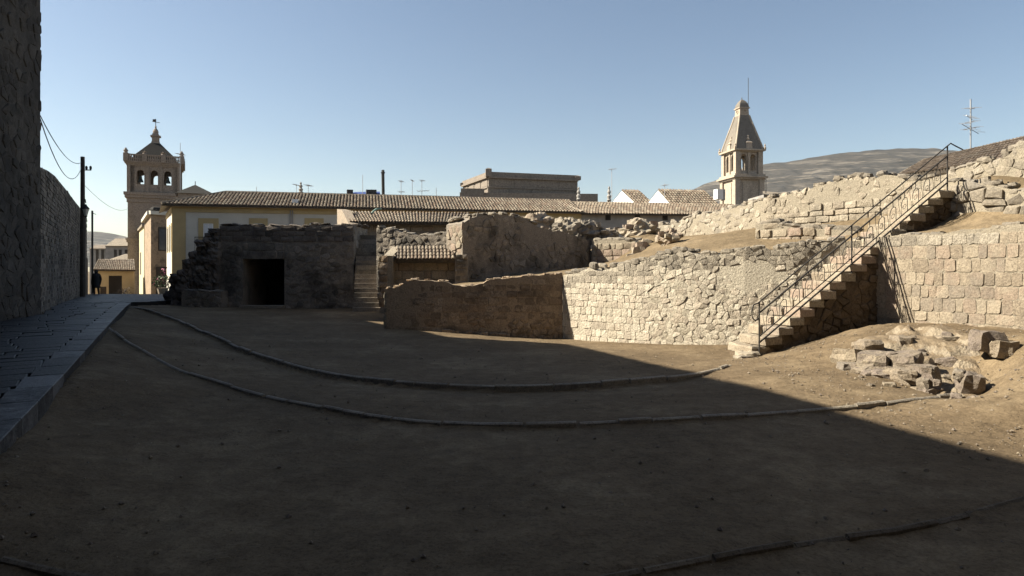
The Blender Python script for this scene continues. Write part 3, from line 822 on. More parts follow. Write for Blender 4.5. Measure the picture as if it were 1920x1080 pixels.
# C: stub wall above B
pC = Path((3.02, 25.3), (4.6, 24.2))
topC = table(pC, [(1108, 449), (1150, 449), (1190, 450), (1196, 458), (1200, 462)])
rC = thing("wall_stub", "short pale stub wall standing on the terrace above the long rubble wall", "wall", (3.4, 22, 1.8))
wall_shell(MB(), pC, lambda u: 1.4, topC, 1.0, recess=.01).build("core", M['pale_mortar'], rC)
sC = Stones(rC, M['pale']); sC.face(pC, lambda u: 1.5, topC, 'ashlar', (.28, .2), (.0, .03), .016, seed=21); sC.done()
caps(rC, 'grey', pC, topC, 1.0, size=.3, h=.08, rows=3, skip=.1, seed=3)
for px, py, d, s in ((1203, 462, 24, .3), (1196, 472, 23.9, .35), (1186, 484, 23.8, .3), (1212, 455, 24.2, .25)): rock(rC, 'pale', W(px, py, d), (s * 1.3, s, s))

# D: dark rounded ruin wall behind the courtyard
pD = Path((-1.62, 21.9), (3.02, 25.5))
topD = table(pD, [(862, 420), (872, 411), (890, 404), (915, 401), (945, 400), (968, 402), (985, 408), (1000, 417), (1014, 424), (1035, 430), (1045, 429), (1060, 433), (1104, 448), (1115, 455)])
rD = thing("ruined_wall", "dark rubble ruin wall with a humped top behind the brown wall", "ruin", (0, 23.3, 1.6))
wall_shell(MB(), pD, lambda u: .9, lambda u: topD(u) - .05, 1.0, recess=.01, jit=.03).build("core", M['dark_mortar'], rD)
sD = Stones(rD, M['dark']); sD.face(pD, lambda u: 1.2, topD, 'rubble', (.25, .19), (-.03, .022), .016, seed=31, cham=.018, tilt=.16, bury=.38)
dE = (pD.at(0)[1]) * -1.0
sD.face(Path((-1.62 + dE.x, 21.9 + dE.y), (-1.62, 21.9)), lambda u: 1.2, lambda u: topD(0), 'rubble', (.26, .2), (-.01, .05), .02, seed=32, mat=M['pale']); sD.done()
caps(rD, 'grey', pD, topD, 1.0, size=.2, h=.06, rows=3, skip=.55, seed=4)
# low dark wall left of it
pD2 = Path((-5.25, 25.8), (-1.9, 24.6))
topD2 = table(pD2, [(704, 424), (735, 429), (762, 437), (800, 439), (826, 438), (836, 431), (852, 424), (866, 418)])
rD2 = thing("ruined_wall", "low dark rubble wall above the stone hut, joining the humped ruin", "ruin", (-3.5, 25.2, 1.6))
wall_shell(MB(), pD2, lambda u: .9, lambda u: topD2(u) - .05, .8, recess=.01, jit=.03).build("core", M['dark_mortar'], rD2)
sD2 = Stones(rD2, M['dark']); sD2.face(pD2, lambda u: 1.6, topD2, 'rubble', (.28, .2), (-.01, .04), .022, seed=33, cham=.028); sD2.done()
caps(rD2, 'grey', pD2, topD2, .8, size=.2, h=.07, rows=2, skip=.5, seed=14)
# weathered lumps of fallen masonry beyond
def lump(label, px, py, d, wx, h, key, seed):
    q = W(px, py, d); r = thing("boulder", label, "boulder", q, "weathered masonry lumps on the terrace")
    rnd = random.Random(seed); mb = MB(); vs, fs = [], []; nu, nv = 28, 16
    for j in range(nv + 1):
        for i in range(nu):
            a, b_ = 2 * math.pi * i / nu, math.pi * (j / nv - .5)
            p = Vector((math.cos(a) * math.cos(b_), math.sin(a) * math.cos(b_), math.sin(b_)))
            k = 1 + .35 * noise.noise(p * 1.6 + Vector((seed, 0, 0))) + .22 * noise.noise(p * 3.7 + Vector((0, seed, 0))) + .14 * noise.noise(p * 8) + .08 * noise.noise(p * 19)
            vs.append(q + Vector((p.x * wx / 2 * k, p.y * wx / 2 * k, p.z * h * k)))
    for j in range(nv):
        for i in range(nu): fs.append((j * nu + i, j * nu + (i + 1) % nu, (j + 1) * nu + (i + 1) % nu, (j + 1) * nu + i))
    mb.add(vs, fs, .5); mb.build("rock_body", M[key], r)
    for k in range(10):
        a = rnd.uniform(0, 6.3); s_ = rnd.uniform(.1, .22)
        rock(r, key, q + Vector((math.cos(a) * wx * .42, math.sin(a) * wx * .42 - .1, rnd.uniform(-.2, .7) * h)), (s_ * 1.4, s_ * 1.2, s_))
lump("pale sunlit lump of masonry just behind the humped ruin", 1006, 424, 26.5, 1.5, .5, 'pale', 3)
lump("dark weathered lump nearest the humped ruin, with a sunlit top", 1062, 434, 26.0, 1.3, .5, 'grey', 8)
lump("dark rounded lump in the middle of the row beside the humped ruin", 1098, 436, 26.2, 1.3, .45, 'dark', 12)
lump("dark low lump at the end of the row above the stub wall", 1132, 442, 26.4, 1.2, .35, 'dark', 17)
lump("pale sunlit lump of rubble right of the stub wall", 1198, 434, 25.6, 1.3, .42, 'pale', 23)
lump("small pale rubble lump at the low end of the high wall", 1255, 448, 22.5, .8, .3, 'pale', 29)
# E: high rough wall climbing to the right
pE = Path((5.4, 26.6), (8.06, 21.0), (10.4, 17.8), (11.75, 15.3), (13.2, 12.4))
topE = table(pE, [(1228, 424), (1240, 419), (1275, 414), (1292, 404), (1310, 400), (1340, 396), (1375, 386), (1400, 380), (1440, 369), (1480, 362), (1508, 354), (1550, 341), (1580, 333), (1612, 330), (1645, 329), (1660, 324), (1680, 326), (1700, 335), (1735, 334), (1752, 328), (1790, 316), (1830, 306), (1862, 297), (1893, 283), (1905, 273), (1920, 266), (1980, 248)])
botE = lambda u: tz(*pE.at(u)[0]) - .5
rE = thing("ruined_wall", "high rough stone wall climbing along the skyline behind the stair", "wall", (8, 21, tz(8, 21)))
wall_shell(MB(), pE, botE, lambda u: topE(u) - .06, .9, recess=.012, jit=.04).build("core", M['pale_mortar'], rE)
sE = Stones(rE, M['skyline'])
tE = lambda u, v, t: t
sE.face(pE, botE, topE, 'rubble', (.24, .17), (-.035, .016), .012, u1=pE.ray(1425), seed=41, cham=.015, tilt=.2, bury=.4, topmat=(M['weathered'], .5))
sE.face(pE, botE, lambda u: topE(u) - .55, 'ashlar', (.3, .2), (-.01, .04), .018, bury=.42, u0=pE.ray(1425), u1=pE.ray(1650), seed=42, tilt=.12, cham=.012)
sE.face(pE, lambda u: topE(u) - .55, topE, 'rubble', (.2, .16), (-.03, .018), .012, u0=pE.ray(1425), u1=pE.ray(1650), seed=43, tilt=.2, cham=.015, bury=.4)
sE.face(pE, botE, topE, 'rubble', (.24, .17), (-.03, .022), .012, u0=pE.ray(1650), seed=44, tilt=.2, cham=.016, topmat=(M['weathered'], .25))
sE.done()
caps(rE, 'grey', pE, topE, .9, size=.19, h=.1, rows=3, skip=.6, seed=5)
# mid-tier stub wall F in front of E
pF = Path((6.9, 18.9), (8.75, 17.0))
topF = table(pF, [(1425, 421), (1436, 418), (1460, 420), (1476, 425), (1500, 428), (1560, 430), (1600, 434)])
rF = thing("wall_stub", "low broken wall of large pale blocks on the slope under the high wall", "wall", (7.8, 18, 2.5))
wall_shell(MB(), pF, lambda u: 1.9, topF, .5, recess=.012).build("core", M['pale_mortar'], rF)
sF = Stones(rF, M['pale']); sF.face(pF, lambda u: 2.0, topF, 'ashlar', (.3, .2), (.0, .06), .02, seed=51, tilt=.2, cham=.03); sF.done()
caps(rF, 'grey', pF, topF, .5, size=.4, h=.12, rows=1, skip=.15, seed=6)

# G: ashlar wall right of the stair
botG = lambda u: gz(*(pG.at(u)[0] + pG.at(u)[1] * .15)) - .2
rG = thing("retaining_wall", "sunlit wall of squared tan blocks right of the railed stair", "wall", (9, 12.8, .6))
wall_shell(MB(), pG, botG, lambda u: topG(u) - .03, .6, recess=.01).build("core", M['pale_mortar'], rG)
sG = Stones(rG, M['ashlar']); sG.face(pG, botG, topG, 'ashlar', (.21, .23), (-.004, .007), .006, u1=5.5, seed=61, tilt=.045, cham=.006, bulge=.003, topmat=(M['weathered'], .3)); sG.done()
caps(rG, 'grey', pG, lambda u: topG(u) - .05, .5, u1=4.5, size=.22, h=.08, rows=2, skip=.35, seed=7)

# H: ledge of big blocks on the upper terrace by the landing
pH = Path((9.95, 15.3), (10.75, 13.55), (11.6, 11.5))
topH = table(pH, [(1780, 338), (1800, 340), (1830, 343), (1855, 346), (1880, 352), (1920, 360), (1980, 366)])
rH = thing("stone_ledge", "ledge of big weathered blocks on the terrace beside the stair landing", "wall", (10.3, 14.4, 2.9))
wall_shell(MB(), pH, lambda u: 2.5, topH, .6, recess=.012).build("core", M['pale_mortar'], rH)
sH = Stones(rH, M['grey']); sH.face(pH, lambda u: 2.65, topH, 'rubble', (.34, .2), (-.02, .08), .02, seed=71, tilt=.2, cham=.04); sH.done()
caps(rH, 'grey', pH, topH, .6, size=.24, h=.12, rows=2, skip=.3, seed=8)

# ------------------------------------------------------------------ railed stair
NST = 19; RISE0, RISE1 = -.05, 3.5
rS = thing("stone_stair", "straight stone stair with worn steps climbing against the sunlit walls", "stairs", (SP0.x, SP0.y, RISE0))
body = MB()
dr = (RISE1 - RISE0) / NST; dg = SL / NST
sPath = Path(tuple(SP0), tuple(SP1), tuple(SP1 + SD * .9))
def stepz(u): return RISE0 + dr * min(NST, int(max(0, u) / dg + 1e-6) + 1)
for i in range(NST):
    a = SP0 + SD * (i * dg); z1 = RISE0 + dr * (i + 1)
    g0 = min(gz(a.x, a.y), z1) - .6
    e = SD * dg * (1.0 if i < NST - 1 else 1.0 + .85 / dg)
    body.obox((a.x + SN.x * .04, a.y + SN.y * .04, g0), (e.x, e.y, 0), (SN.x * (SW - .08), SN.y * (SW - .08), 0), (0, 0, z1 - .17 - g0))
body.build("core", M['stair_shade'], rS)
rnd = random.Random(8)
for i in range(NST):
    z1 = RISE0 + dr * (i + 1); last = i == NST - 1
    for k, (va, vb) in enumerate(((-.02, .46), (.47, SW))):
        j = lambda s=.03: rnd.uniform(-s, s)
        u0, u1 = i * dg - .03 + j(.05), (i + 1) * dg + (.10 if not last else .9)
        va2 = va + j(.03) if k == 0 else va
        mb = MB(); tone = rnd.random()
        vs = []
        for zz, ins in ((z1 - .175, 0), (z1 - .03, 0), (z1, .025)):
            for u, v in ((u0 + ins, va2 + ins), (u1, va2 + ins), (u1, vb - ins * .2), (u0 + ins, vb - ins * .2)):
                p = SP0 + SD * (u + j(.008)) + SN * v; vs.append(Vector((p.x, p.y, zz + (j(.022) if zz > z1 - .1 else j(.02)))))
        fs = [(3, 2, 1, 0), (8, 9, 10, 11)] + [(r * 4 + q, r * 4 + (q + 1) % 4, (r + 1) * 4 + (q + 1) % 4, (r + 1) * 4 + q) for r in (0, 1) for q in range(4)]
        mb.add(vs, fs, tone); mb.build("step", M['pale'], rS)
sS = Stones(rS, M['stair_shade'])
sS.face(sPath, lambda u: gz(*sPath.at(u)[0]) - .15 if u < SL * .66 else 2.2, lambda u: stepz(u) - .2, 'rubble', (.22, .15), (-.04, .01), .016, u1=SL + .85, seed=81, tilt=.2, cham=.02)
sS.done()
rock(rS, 'pale', W(1402, 668, 13.55), (.34, .4, .2), .3, sub=3); rock(rS, 'grey', W(1392, 672, 13.4), (.26, .3, .12), .2, sub=3); rock(rS, 'grey', W(1410, 660, 13.75), (.25, .4, .25), .3, sub=3)

rR = thing("stair_railing", "black iron railing with small scroll arches up the stone stair", "railing", (SP0.x, SP0.y, RISE0))
def SP(u, h, v=-.02):
    p = SP0 + SD * u + SN * v; return Vector((p.x, p.y, RISE0 + dr * u / dg + h))
def SPz(u, z, v=-.02):
    p = SP0 + SD * u + SN * v; return Vector((p.x, p.y, z))
base0 = .02
def railline(h, r, ua=.06, ub=SL - .05): return [SP(lerp(ua, ub, i / 10), h) for i in range(11)]
tp = railline(1.02, .017)
curl = [SPz(.10, .72), SPz(.0, .66), SPz(-.06, .72), SPz(-.08, .86), SPz(-.04, .98)]
endp = [SP(SL - .05, 1.02), SP(SL + .05, 1.02), SPz(SL + .2, 4.5), SPz(SL + .42, 4.43)]
MB().tube(curl + tp + endp[1:], .014, 6).build("top_rail", M['iron'], rR)
MB().tube(railline(.80, .02, .1), .018, 6).build("mid_rail", M['iron'], rR)
MB().tube(railline(.32, .01, .1), .012, 6).build("low_rail", M['iron'], rR)
b = MB()
pa, pb = SP(.1, .20), SP(SL - .05, .20)
b.obox(pa - Vector((SN.x, SN.y, 0)) * .012 - Vector((0, 0, .02)), pb - pa, Vector((SN.x, SN.y, 0)) * .024, (0, 0, .035)); b.build("base_bar", M['iron'], rR)
for u, lo in ((.10, -.02), (SL * .47, .0), (SL - .05, -.1)):
    z0 = (RISE0 + .0) if u < .2 else SP(u, .0).z + lo
    MB().tube([SPz(u, z0), SP(u, 1.02)], .016, 6).build("post", M['iron'], rR)
nm = 15
def scroll_mesh():
    mb = MB(); sl_ = dr / dg; P = lambda x, z: Vector((SD.x * x, SD.y * x, z + sl_ * x))
    mb.tube([P(0, .80), P(0, .66)], .008, 5)
    arch = [P(-.085, .33)] + [P(-.085 * math.cos(t), .56 + .1 * math.sin(t)) for t in np.linspace(0, math.pi, 9)] + [P(.085, .33)]
    mb.tube(arch, .008, 5)
    ring = [P(.045 * math.cos(t), .47 + .045 * math.sin(t)) for t in np.linspace(0, 2 * math.pi, 11)]
    mb.tube(ring, .006, 4)
    mb.tube([P(-.17, .80), P(-.165, .62), P(-.14, .5), P(-.12, .42), P(-.13, .33)], .006, 4)
    return mb.mesh("scroll", M['iron'])
sm = scroll_mesh()
for i in range(nm):
    u = .36 + (SL - .7) * i / (nm - 1)
    o = bpy.data.objects.new("scroll", sm); COL.objects.link(o); o.parent = rR; o.location = SP(u, 0) - Vector(rR["base"])

# ------------------------------------------------------------------ rock outcrop on the mound
rO = thing("rock_outcrop", "broken ledges of bedrock and old masonry poking out of the dirt mound at right", "rock", (6.2, 10.2, .3))

M['bank'] = None
def bank_mat():
    m = M['rock'].copy(); m.name = "eroded_bank"; n = m.node_tree.nodes; l = m.node_tree.links; p = n["Principled BSDF"]
    geo = N(n, "ShaderNodeNewGeometry"); sx = N(n, "ShaderNodeSeparateXYZ"); l.new(geo.outputs["True Normal"], sx.inputs[0])
    r = ramp(n, [(.62, (0, 0, 0)), (.86, (1, 1, 1))]); l.new(sx.outputs["Z"], r.inputs[0])
    nn_ = noise_node(n, l, geo.outputs["Position"], 5, 8, .7); rc = ramp(n, [(.3, (.15, .11, .07)), (.7, (.25, .19, .12))]); l.new(nn_.outputs["Fac"], rc.inputs[0])
    old = p.inputs["Base Color"].links[0].from_socket
    l.new(mixc(n, l, 'MIX', r.outputs[0], old, rc.outputs[0]), p.inputs["Base Color"]); return m
M['bank'] = bank_mat()
Wz = lambda px, py, z: W(px, py, (EYE - z) * F / (py - HY))
def outcrop_body():
    out = [Wz(*q) for q in ((1583, 692, .06), (1578, 655, .38), (1600, 628, .54), (1680, 622, .56), (1790, 620, .6), (1850, 632, .58), (1862, 655, .45), (1850, 690, .2), (1862, 750, .0), (1800, 750, .02), (1755, 738, .04), (1690, 724, .05))]
    poly = [(q.x, q.y) for q in out]
    x0, x1 = min(q[0] for q in poly) - .1, max(q[0] for q in poly) + .1; y0, y1 = min(q[1] for q in poly) - .1, max(q[1] for q in poly) + .1
    st = .035; xs = np.arange(x0, x1, st); ys = np.arange(y0, y1, st); X, Y = np.meshgrid(xs, ys); q = np.stack([X.ravel(), Y.ravel()], 1); g = gz_arr(q)
    vs, ok = [], []
    for (x, y), z in zip(q, g):
        dmin = 9
        for (ax, ay), (bx, by) in zip(poly, poly[1:] + poly[:1]):
            t = max(0, min(1, ((x - ax) * (bx - ax) + (y - ay) * (by - ay)) / ((bx - ax) ** 2 + (by - ay) ** 2))); dmin = min(dmin, math.hypot(x - ax - t * (bx - ax), y - ay - t * (by - ay)))
        ins = inside(poly, x, y); m = min(1, dmin / .22) if ins else -min(1, dmin / .1)
        p = Vector((x, y, 0)); h = z + .10 * noise.noise(p * 1.5 + Vector((3, 1, 0))) + .05 * noise.noise(p * 3.7) + .02 * noise.noise(p * 9)
        sp = .15 + .04 * noise.noise(p * .8); k = math.floor(h / sp); f = h / sp - k
        f = max(0, min(1, (f - .05) / .45)); f = f * f * (3 - 2 * f)
        zz = (k + f) * sp + .03 * noise.noise(p * 5) + .01 * noise.noise(p * 13) + .004 * noise.noise(p * 27) + .05 * max(0, noise.noise(p * 2.2 + Vector((7, 0, 0))))
        vs.append(Vector((x + .012 * noise.noise(p * 8), y + .012 * noise.noise(p * 8 + Vector((5, 5, 0))), z + (zz - z + .03) * max(m, 0) - (.12 * (1 - max(m, 0)) ** 2 if True else 0)))); ok.append(ins)
    nx = len(xs); mb = MB(); fs = []
    for r in range(len(ys) - 1):
        for c in range(nx - 1):
            k = [r * nx + c, r * nx + c + 1, (r + 1) * nx + c + 1, (r + 1) * nx + c]
            if any(ok[j] for j in k): fs.append(tuple(k))
    mb.add(vs, fs, .5); mb.build("rock_body", M['bank'], rO)
outcrop_body()
rnd = random.Random(21)
def ledge(pts, s, h, depth, key='rock', n=None, jit=.07):
    s *= .75
    """a row of blocks along world points (x, y, z of the top)"""
    P = [Vector(p) for p in pts]; L = [0]
    for a, b in zip(P, P[1:]): L.append(L[-1] + (b - a).length)
    u = 0
    while u < L[-1]:
        ww = s * rnd.uniform(.6, 1.5)
        k = max(1, min(len(P) - 1, int(np.searchsorted(L, u + ww / 2)))); t = (u + ww / 2 - L[k - 1]) / (L[k] - L[k - 1])
        p = P[k - 1].lerp(P[k], min(1, t)); d = P[k] - P[k - 1]
        hh = h * rnd.uniform(.75, 1.25)
        if rnd.random() < .5: u += ww; continue
        rock(rO, key, p + Vector((rnd.uniform(-jit, jit), rnd.uniform(-jit, jit), -hh * .7)), (ww * 1.08, depth * rnd.uniform(.8, 1.3), hh), math.atan2(d.y, d.x), sub=3, sph=.3, tilt=.16, jit=.085)
        if rnd.random() < .6:
            t2 = rnd.uniform(.06, .15); rock(rO, key, p + Vector((rnd.uniform(-.1, .1), rnd.uniform(-.35, .1), -hh * .3)), (t2 * 1.5, t2, t2), rnd.uniform(0, 3), sub=3, sph=.4, jit=.12)
        u += ww
Wz = lambda px, py, z: W(px, py, (EYE - z) * F / (py - HY))
ledge([Wz(1608, 632, .56), Wz(1660, 630, .58), Wz(1700, 626, .62), Wz(1780, 624, .62), Wz(1825, 634, .56)], .5, .22, .4)
ledge([Wz(1592, 650, .42), Wz(1640, 655, .44), Wz(1700, 655, .48), Wz(1760, 650, .52), Wz(1800, 652, .52)], .42, .28, .42)
ledge([Wz(1590, 668, .28), Wz(1640, 682, .27), Wz(1690, 684, .32), Wz(1740, 678, .40), Wz(1800, 672, .44)], .34, .26, .36)
ledge([Wz(1620, 690, .14), Wz(1680, 702, .14), Wz(1725, 706, .2), Wz(1775, 692, .34), Wz(1805, 690, .36)], .26, .22, .3)
ledge([Wz(1690, 712, .1), Wz(1735, 722, .1), Wz(1780, 715, .22), Wz(1815, 712, .24)], .3, .24, .3)
ledge([Wz(1760, 735, .06), Wz(1800, 738, .1), Wz(1840, 742, .1)], .22, .2, .25)
for k in range(40):
    px, py = rnd.uniform(1610, 1830), rnd.uniform(628, 690); q = Wz(px, py, .62 - (py - 628) / 62 * .28); s_ = rnd.choice((.05, .07, .1, .14, .2))
    q.z = gz(q.x, q.y) + s_ * .1; rock(rO, 'rock', q, (s_ * rnd.uniform(1, 1.9), s_ * 1.2, s_ * .7), rnd.uniform(0, 3), sub=3, sph=.35, jit=.09, tilt=.25)
for px, py, z, s in ((1740, 716, .05, .15), (1768, 712, .1, .14), (1905, 672, .35, .2), (1880, 655, .5, .25), (1850, 640, .6, .3)): rock(rO, 'rock', Wz(px, py, z), (s * 1.3, s, s), sub=3)

# ------------------------------------------------------------------ tiled roofs
TILE = {}
def tile_mesh(nt_, key='tile', rad=.5, seed=0):
    """one column of overlapping cover tiles, unit length along x, unit width across y"""
    rnd = random.Random(seed); mb = MB()
    for i in range(nt_):
        a, b = i / nt_, (i + 1) / nt_ + .25 / nt_; tn = rnd.random()
        dy, dz = rnd.uniform(-.06, .06), rnd.uniform(0, .08)
        vs = []
        for x, rr, zz in ((a, .42, .16), (b, .34, .0)):
            for k in range(5):
                t = math.pi * k / 4
                vs.append(Vector((x, dy + math.cos(t) * rr, zz + dz + math.sin(t) * rr)))
        fs = [(k, k + 1, 6 + k, 5 + k) for k in range(4)] + [(4, 3, 2, 1, 0)]
        mb.add(vs, fs, tn)
    return mb.mesh("roof_tile", M[key])
def tiled_roof(root, el, er, rr, rl, ncol, ntile, slab=.12, hipl=None, key='tile', name='tile_row', under='tile_under', skew=0.0):
    """el, er: eave ends; rr, rl: ridge ends; hipl: columns shorten along the left hip"""
    el, er, rr, rl = map(Vector, (el, er, rr, rl))
    nrm = (er - el).cross(rl - el).normalized()
    if nrm.z < 0: nrm = -nrm
    m = MB(); q = [el, er, rr, rl]
    m.add([p - nrm * slab for p in q] + q, [(3, 2, 1, 0), (4, 5, 6, 7), (0, 1, 5, 4), (1, 2, 6, 5), (2, 3, 7, 6), (3, 0, 4, 7)])
    part = m.build("roof", M[under], root)
    wcol = (er - el).length / ncol
    ac = (er - el).normalized()
    fullr = rr + (el - er) + (rl - el).project(ac) * 0
    up = (rr - er); up = up - ac * up.dot(ac) if hipl is not None else up
    for i in range(ncol):
        t = (i + .5) / ncol; p0 = el.lerp(er, t)
        if hipl is not None:
            # the roof line rises at the hip: shorten until the column meets it
            frac = min(1.0, ((p0 - el).dot(ac)) / max(1e-6, (rl - el).dot(ac))); p1 = p0 + up * frac
        else: p1 = rl.lerp(rr, t)
        dv = p1 - p0; ln = dv.length
        if ln < .2: continue
        k = (max(1, round(ntile * ln / (rr - er).length)), i % 4, key)
        if k not in TILE: TILE[k] = tile_mesh(k[0], key, seed=i)
        o = bpy.data.objects.new(name, TILE[k]); COL.objects.link(o)
        x = dv.normalized(); y = x * ac.dot(x) - ac; y.normalize(); z = x.cross(y)
        mt = Matrix((x, y, z)).transposed().to_4x4() @ Matrix.Diagonal((ln, wcol * .98, wcol * .9, 1))
        o.parent = root; mt.translation = p0 - x * .0 - Vector(root["base"])
        o.matrix_local = mt
    return part

# hut with small tiled roof behind the brown wall
rH1 = thing("stone_hut", "small stone hut with a short clay tile roof behind the brown wall", "hut", (-2.9, 22, .9))
pH1 = Path((-4.05, 22.0), (-1.45, 22.0))
zt = lambda u: 2.05
wall_shell(MB(), pH1, lambda u: .3, zt, 1.6, recess=.01).build("core", M['dark_mortar'], rH1)
s1 = Stones(rH1, M['ashlar']); s1.face(pH1, lambda u: .6, zt, 'ashlar', (.36, .24), (.0, .025), .016, seed=91, tones=(.3, 1)); s1.done()
tiled_roof(rH1, W(742, 487, 21.7), W(853, 486, 21.7), W(851, 463, 22.9), W(742, 464, 22.9), 16, 4)
b = MB(); q0 = W(866, 535, 21.95); b.box(q0, (.42, .5, 1.0)); b.build("pier", M['dark_mortar'], rH1)
s3 = Stones(rH1, M['dark']); s3.face(Path((q0.x - .21, 21.7), (q0.x + .21, 21.7)), lambda u: q0.z, lambda u: q0.z + 1.02, 'ashlar', (.24, .17), (0, .03), .016, seed=92)
s3.face(Path((-4.31, 21.58), (-4.03, 21.58)), lambda u: .5, lambda u: 2.1, 'ashlar', (.3, .22), (0, .02), .012, seed=93, mat=M['brown'])
s3.face(Path((-4.33, 23.1), (-4.33, 21.6)), lambda u: .5, lambda u: 2.45 - .23 * u, 'ashlar', (.36, .22), (0, .02), .012, seed=94, mat=M['pale']); s3.done()
b = MB(); pp = W(731, 480, 21.9); b.obox(Vector((pp.x - .13, 21.6, .4)), (.26, 0, 0), (0, 1.5, 0), (0, 0, pp.z - .4)); b.add([Vector((pp.x - .15, 21.58, pp.z)), Vector((pp.x + .15, 21.58, pp.z)), Vector((pp.x + .15, 23.2, pp.z + .35)), Vector((pp.x - .15, 23.2, pp.z + .35))], [(0, 1, 2, 3)])
b.build("side_wall", M['pale'], rH1)

# narrow stair between the gate block and the hut
rS2 = thing("stone_stair", "narrow dark stone stair between the gate ruin and the hut", "stairs", (-6.1, 26.4, .1))
n2 = 17; y0, y1, z0, z1 = 25.5, 28.7, .05, 3.15
for i in range(n2):
    ya = lerp(y0, y1, i / n2); za = lerp(z0, z1, (i + 1) / n2); tone = random.random()
    b = MB(); xl, xr = -6.1 - .55 * i / n2, -4.98 - .65 * i / n2
    d = (y1 - y0) / n2
    b.obox((xl, ya + random.uniform(-.02, .02), za - .2), (xr - xl, 0, 0), (0, d + .12, 0), (0, 0, .2 + random.uniform(-.015, .015)), tone); b.build("step", M['dark'], rS2)
b = MB()
b.add([(-6.1, y0 + .1, -.2), (-5.0, y0 + .1, -.2), (-5.6, y1 + .6, -.2), (-6.65, y1 + .6, -.2), (-6.1, y0 + .1, z0 - .25), (-5.0, y0 + .1, z0 - .25), (-5.6, y1 + .6, z1 - .1), (-6.65, y1 + .6, z1 - .1)],
      [(3, 2, 1, 0), (4, 5, 6, 7), (0, 1, 5, 4), (1, 2, 6, 5), (2, 3, 7, 6), (3, 0, 4, 7)]); b.build("core", M['black'], rS2)
b = MB()     # parapet on the right side of the stair
for (xa, ya, za), (xb, yb, zb) in zip([(-4.92, 24.9, .75), (-5.25, 26.7, 1.9), (-5.62, 28.7, 3.2)], [(-5.25, 26.7, 1.9), (-5.62, 28.7, 3.2), (-5.8, 30.4, 3.3)]):
    b.add([(xa, ya, -.2), (xa + .24, ya, -.2), (xb + .24, yb, -.2), (xb, yb, -.2), (xa, ya, za), (xa + .24, ya, za), (xb + .24, yb, zb), (xb, yb, zb)],
          [(3, 2, 1, 0), (4, 5, 6, 7), (0, 1, 5, 4), (1, 2, 6, 5), (2, 3, 7, 6), (3, 0, 4, 7)])
b.build("parapet", M['dark'], rS2)

# gate block: dark stone building with a square black doorway
DG = 27.4
pGt = Path(((412 - CX) / F * DG, DG), ((663 - CX) / F * DG, DG))
topGt = table(pGt, [(410, 421), (440, 422), (500, 423), (560, 424), (573, 426), (578, 421), (620, 420), (668, 421)])
botGt = lambda u: gz(pGt.at(u)[0].x, DG - .3) - .15
u0d, u1d = pGt.ray(455), pGt.ray(533)
zdoor = W(455, 485, DG).z
opn = [(u0d, u1d, botGt(2), lambda u: zdoor)]
rGt = thing("ruined_building", "square dark stone ruin with a black doorway at the left of the courtyard", "ruin", (-9.2, DG, .1))
wall_shell(MB(), pGt, botGt, lambda u: topGt(u) - .04, 2.6, recess=.01, openings=opn).build("core", M['dark_mortar'], rGt)
b = MB(); q = pGt.P(u0d - .3, 0, -3.4); b.obox((q.x, DG + 2.59, -.1), (pGt.P(u1d + .3, 0).x - q.x, 0, 0), (0, .3, 0), (0, 0, 2.6)); b.build("back_wall", M['blackvoid'], rGt)
b = MB(); b.box(W(494, 577, DG - .02), (1.8, .5, .1)); b.build("threshold", M['kerb'], rGt)
sGt = Stones(rGt, M['dark'])
zc = 2.85
sGt.face(pGt, lambda u: zc, topGt, 'ashlar', (.42, .22), (.0, .03), .02, seed=101, mat=M['black'], vhi=4.2)
sGt.face(pGt, botGt, lambda u: zc - .02, 'rubble', (.32, .2), (-.02, .018), .018, bury=.42, cham=.014, seed=102, openings=opn, u1=u0d)
sGt.face(pGt, botGt, lambda u: zc - .02, 'rubble', (.3, .19), (-.02, .02), .018, bury=.42, cham=.014, seed=103, openings=opn, u0=u1d)
sGt.face(pGt, lambda u: zdoor, lambda u: zc - .02, 'ashlar', (.5, .28), (.0, .02), .02, seed=104, u0=u0d, u1=u1d)
pGr = Path((pGt.p[1].x, DG), (pGt.p[1].x, DG + 2.6)); sGt.face(pGr, lambda u: 0, lambda u: 3.5, 'rubble', (.36, .22), (-.01, .03), .024, seed=105)
sGt.done()
caps(rGt, 'black', pGt, topGt, 2.6, size=.4, h=.07, rows=5, skip=.2, seed=9)
# broken stepped side left of the gate block
rGs = thing("ruined_wall", "black jagged stepped ruin at the street corner beside the dark doorway block", "ruin", (-12.6, 27, .2))
rnd = random.Random(33)
steps = [(340, 575, 518), (351, 575, 508), (360, 575, 487), (372, 575, 473), (387, 575, 455), (400, 575, 440), (410, 575, 432)]
for i, (px, yb, yt) in enumerate(steps):
    zt_ = W(px, yt, 27.6).z; z = gz(-13, 27) - .1; xw = 14 / F * 27.6
    while z < zt_ - .05:
        h = min(rnd.uniform(.26, .42), zt_ - z + .05)
        for d in (0, 1):
            rock(rGs, 'black', Vector(((px - CX) / F * 27.6, 27.5 + d * .75 + rnd.uniform(-.08, .08), z + h / 2)), (xw * rnd.uniform(1.0, 1.3), .85, h * 1.12), sub=3, sph=.2, tilt=.1)
        z += h
for k in range(9): rock(rGs, 'black', W(324 + k * 2 + rnd.uniform(-4, 6), rnd.uniform(520, 562), 28.4), (.5, .5, .42), sub=3)
pLow = Path(((340 - CX) / F * 26.6, 26.6), ((415 - CX) / F * 26.6, 26.6))
wall_shell(MB(), pLow, lambda u: -.1, lambda u: W(0, 546, 26.6).z, .6, recess=.01).build("core", M['dark_mortar'], rGs)
sL = Stones(rGs, M['dark']); sL.face(pLow, lambda u: 0, lambda u: W(0, 546, 26.6).z, 'rubble', (.34, .2), (0, .04), .02, seed=111); sL.done()
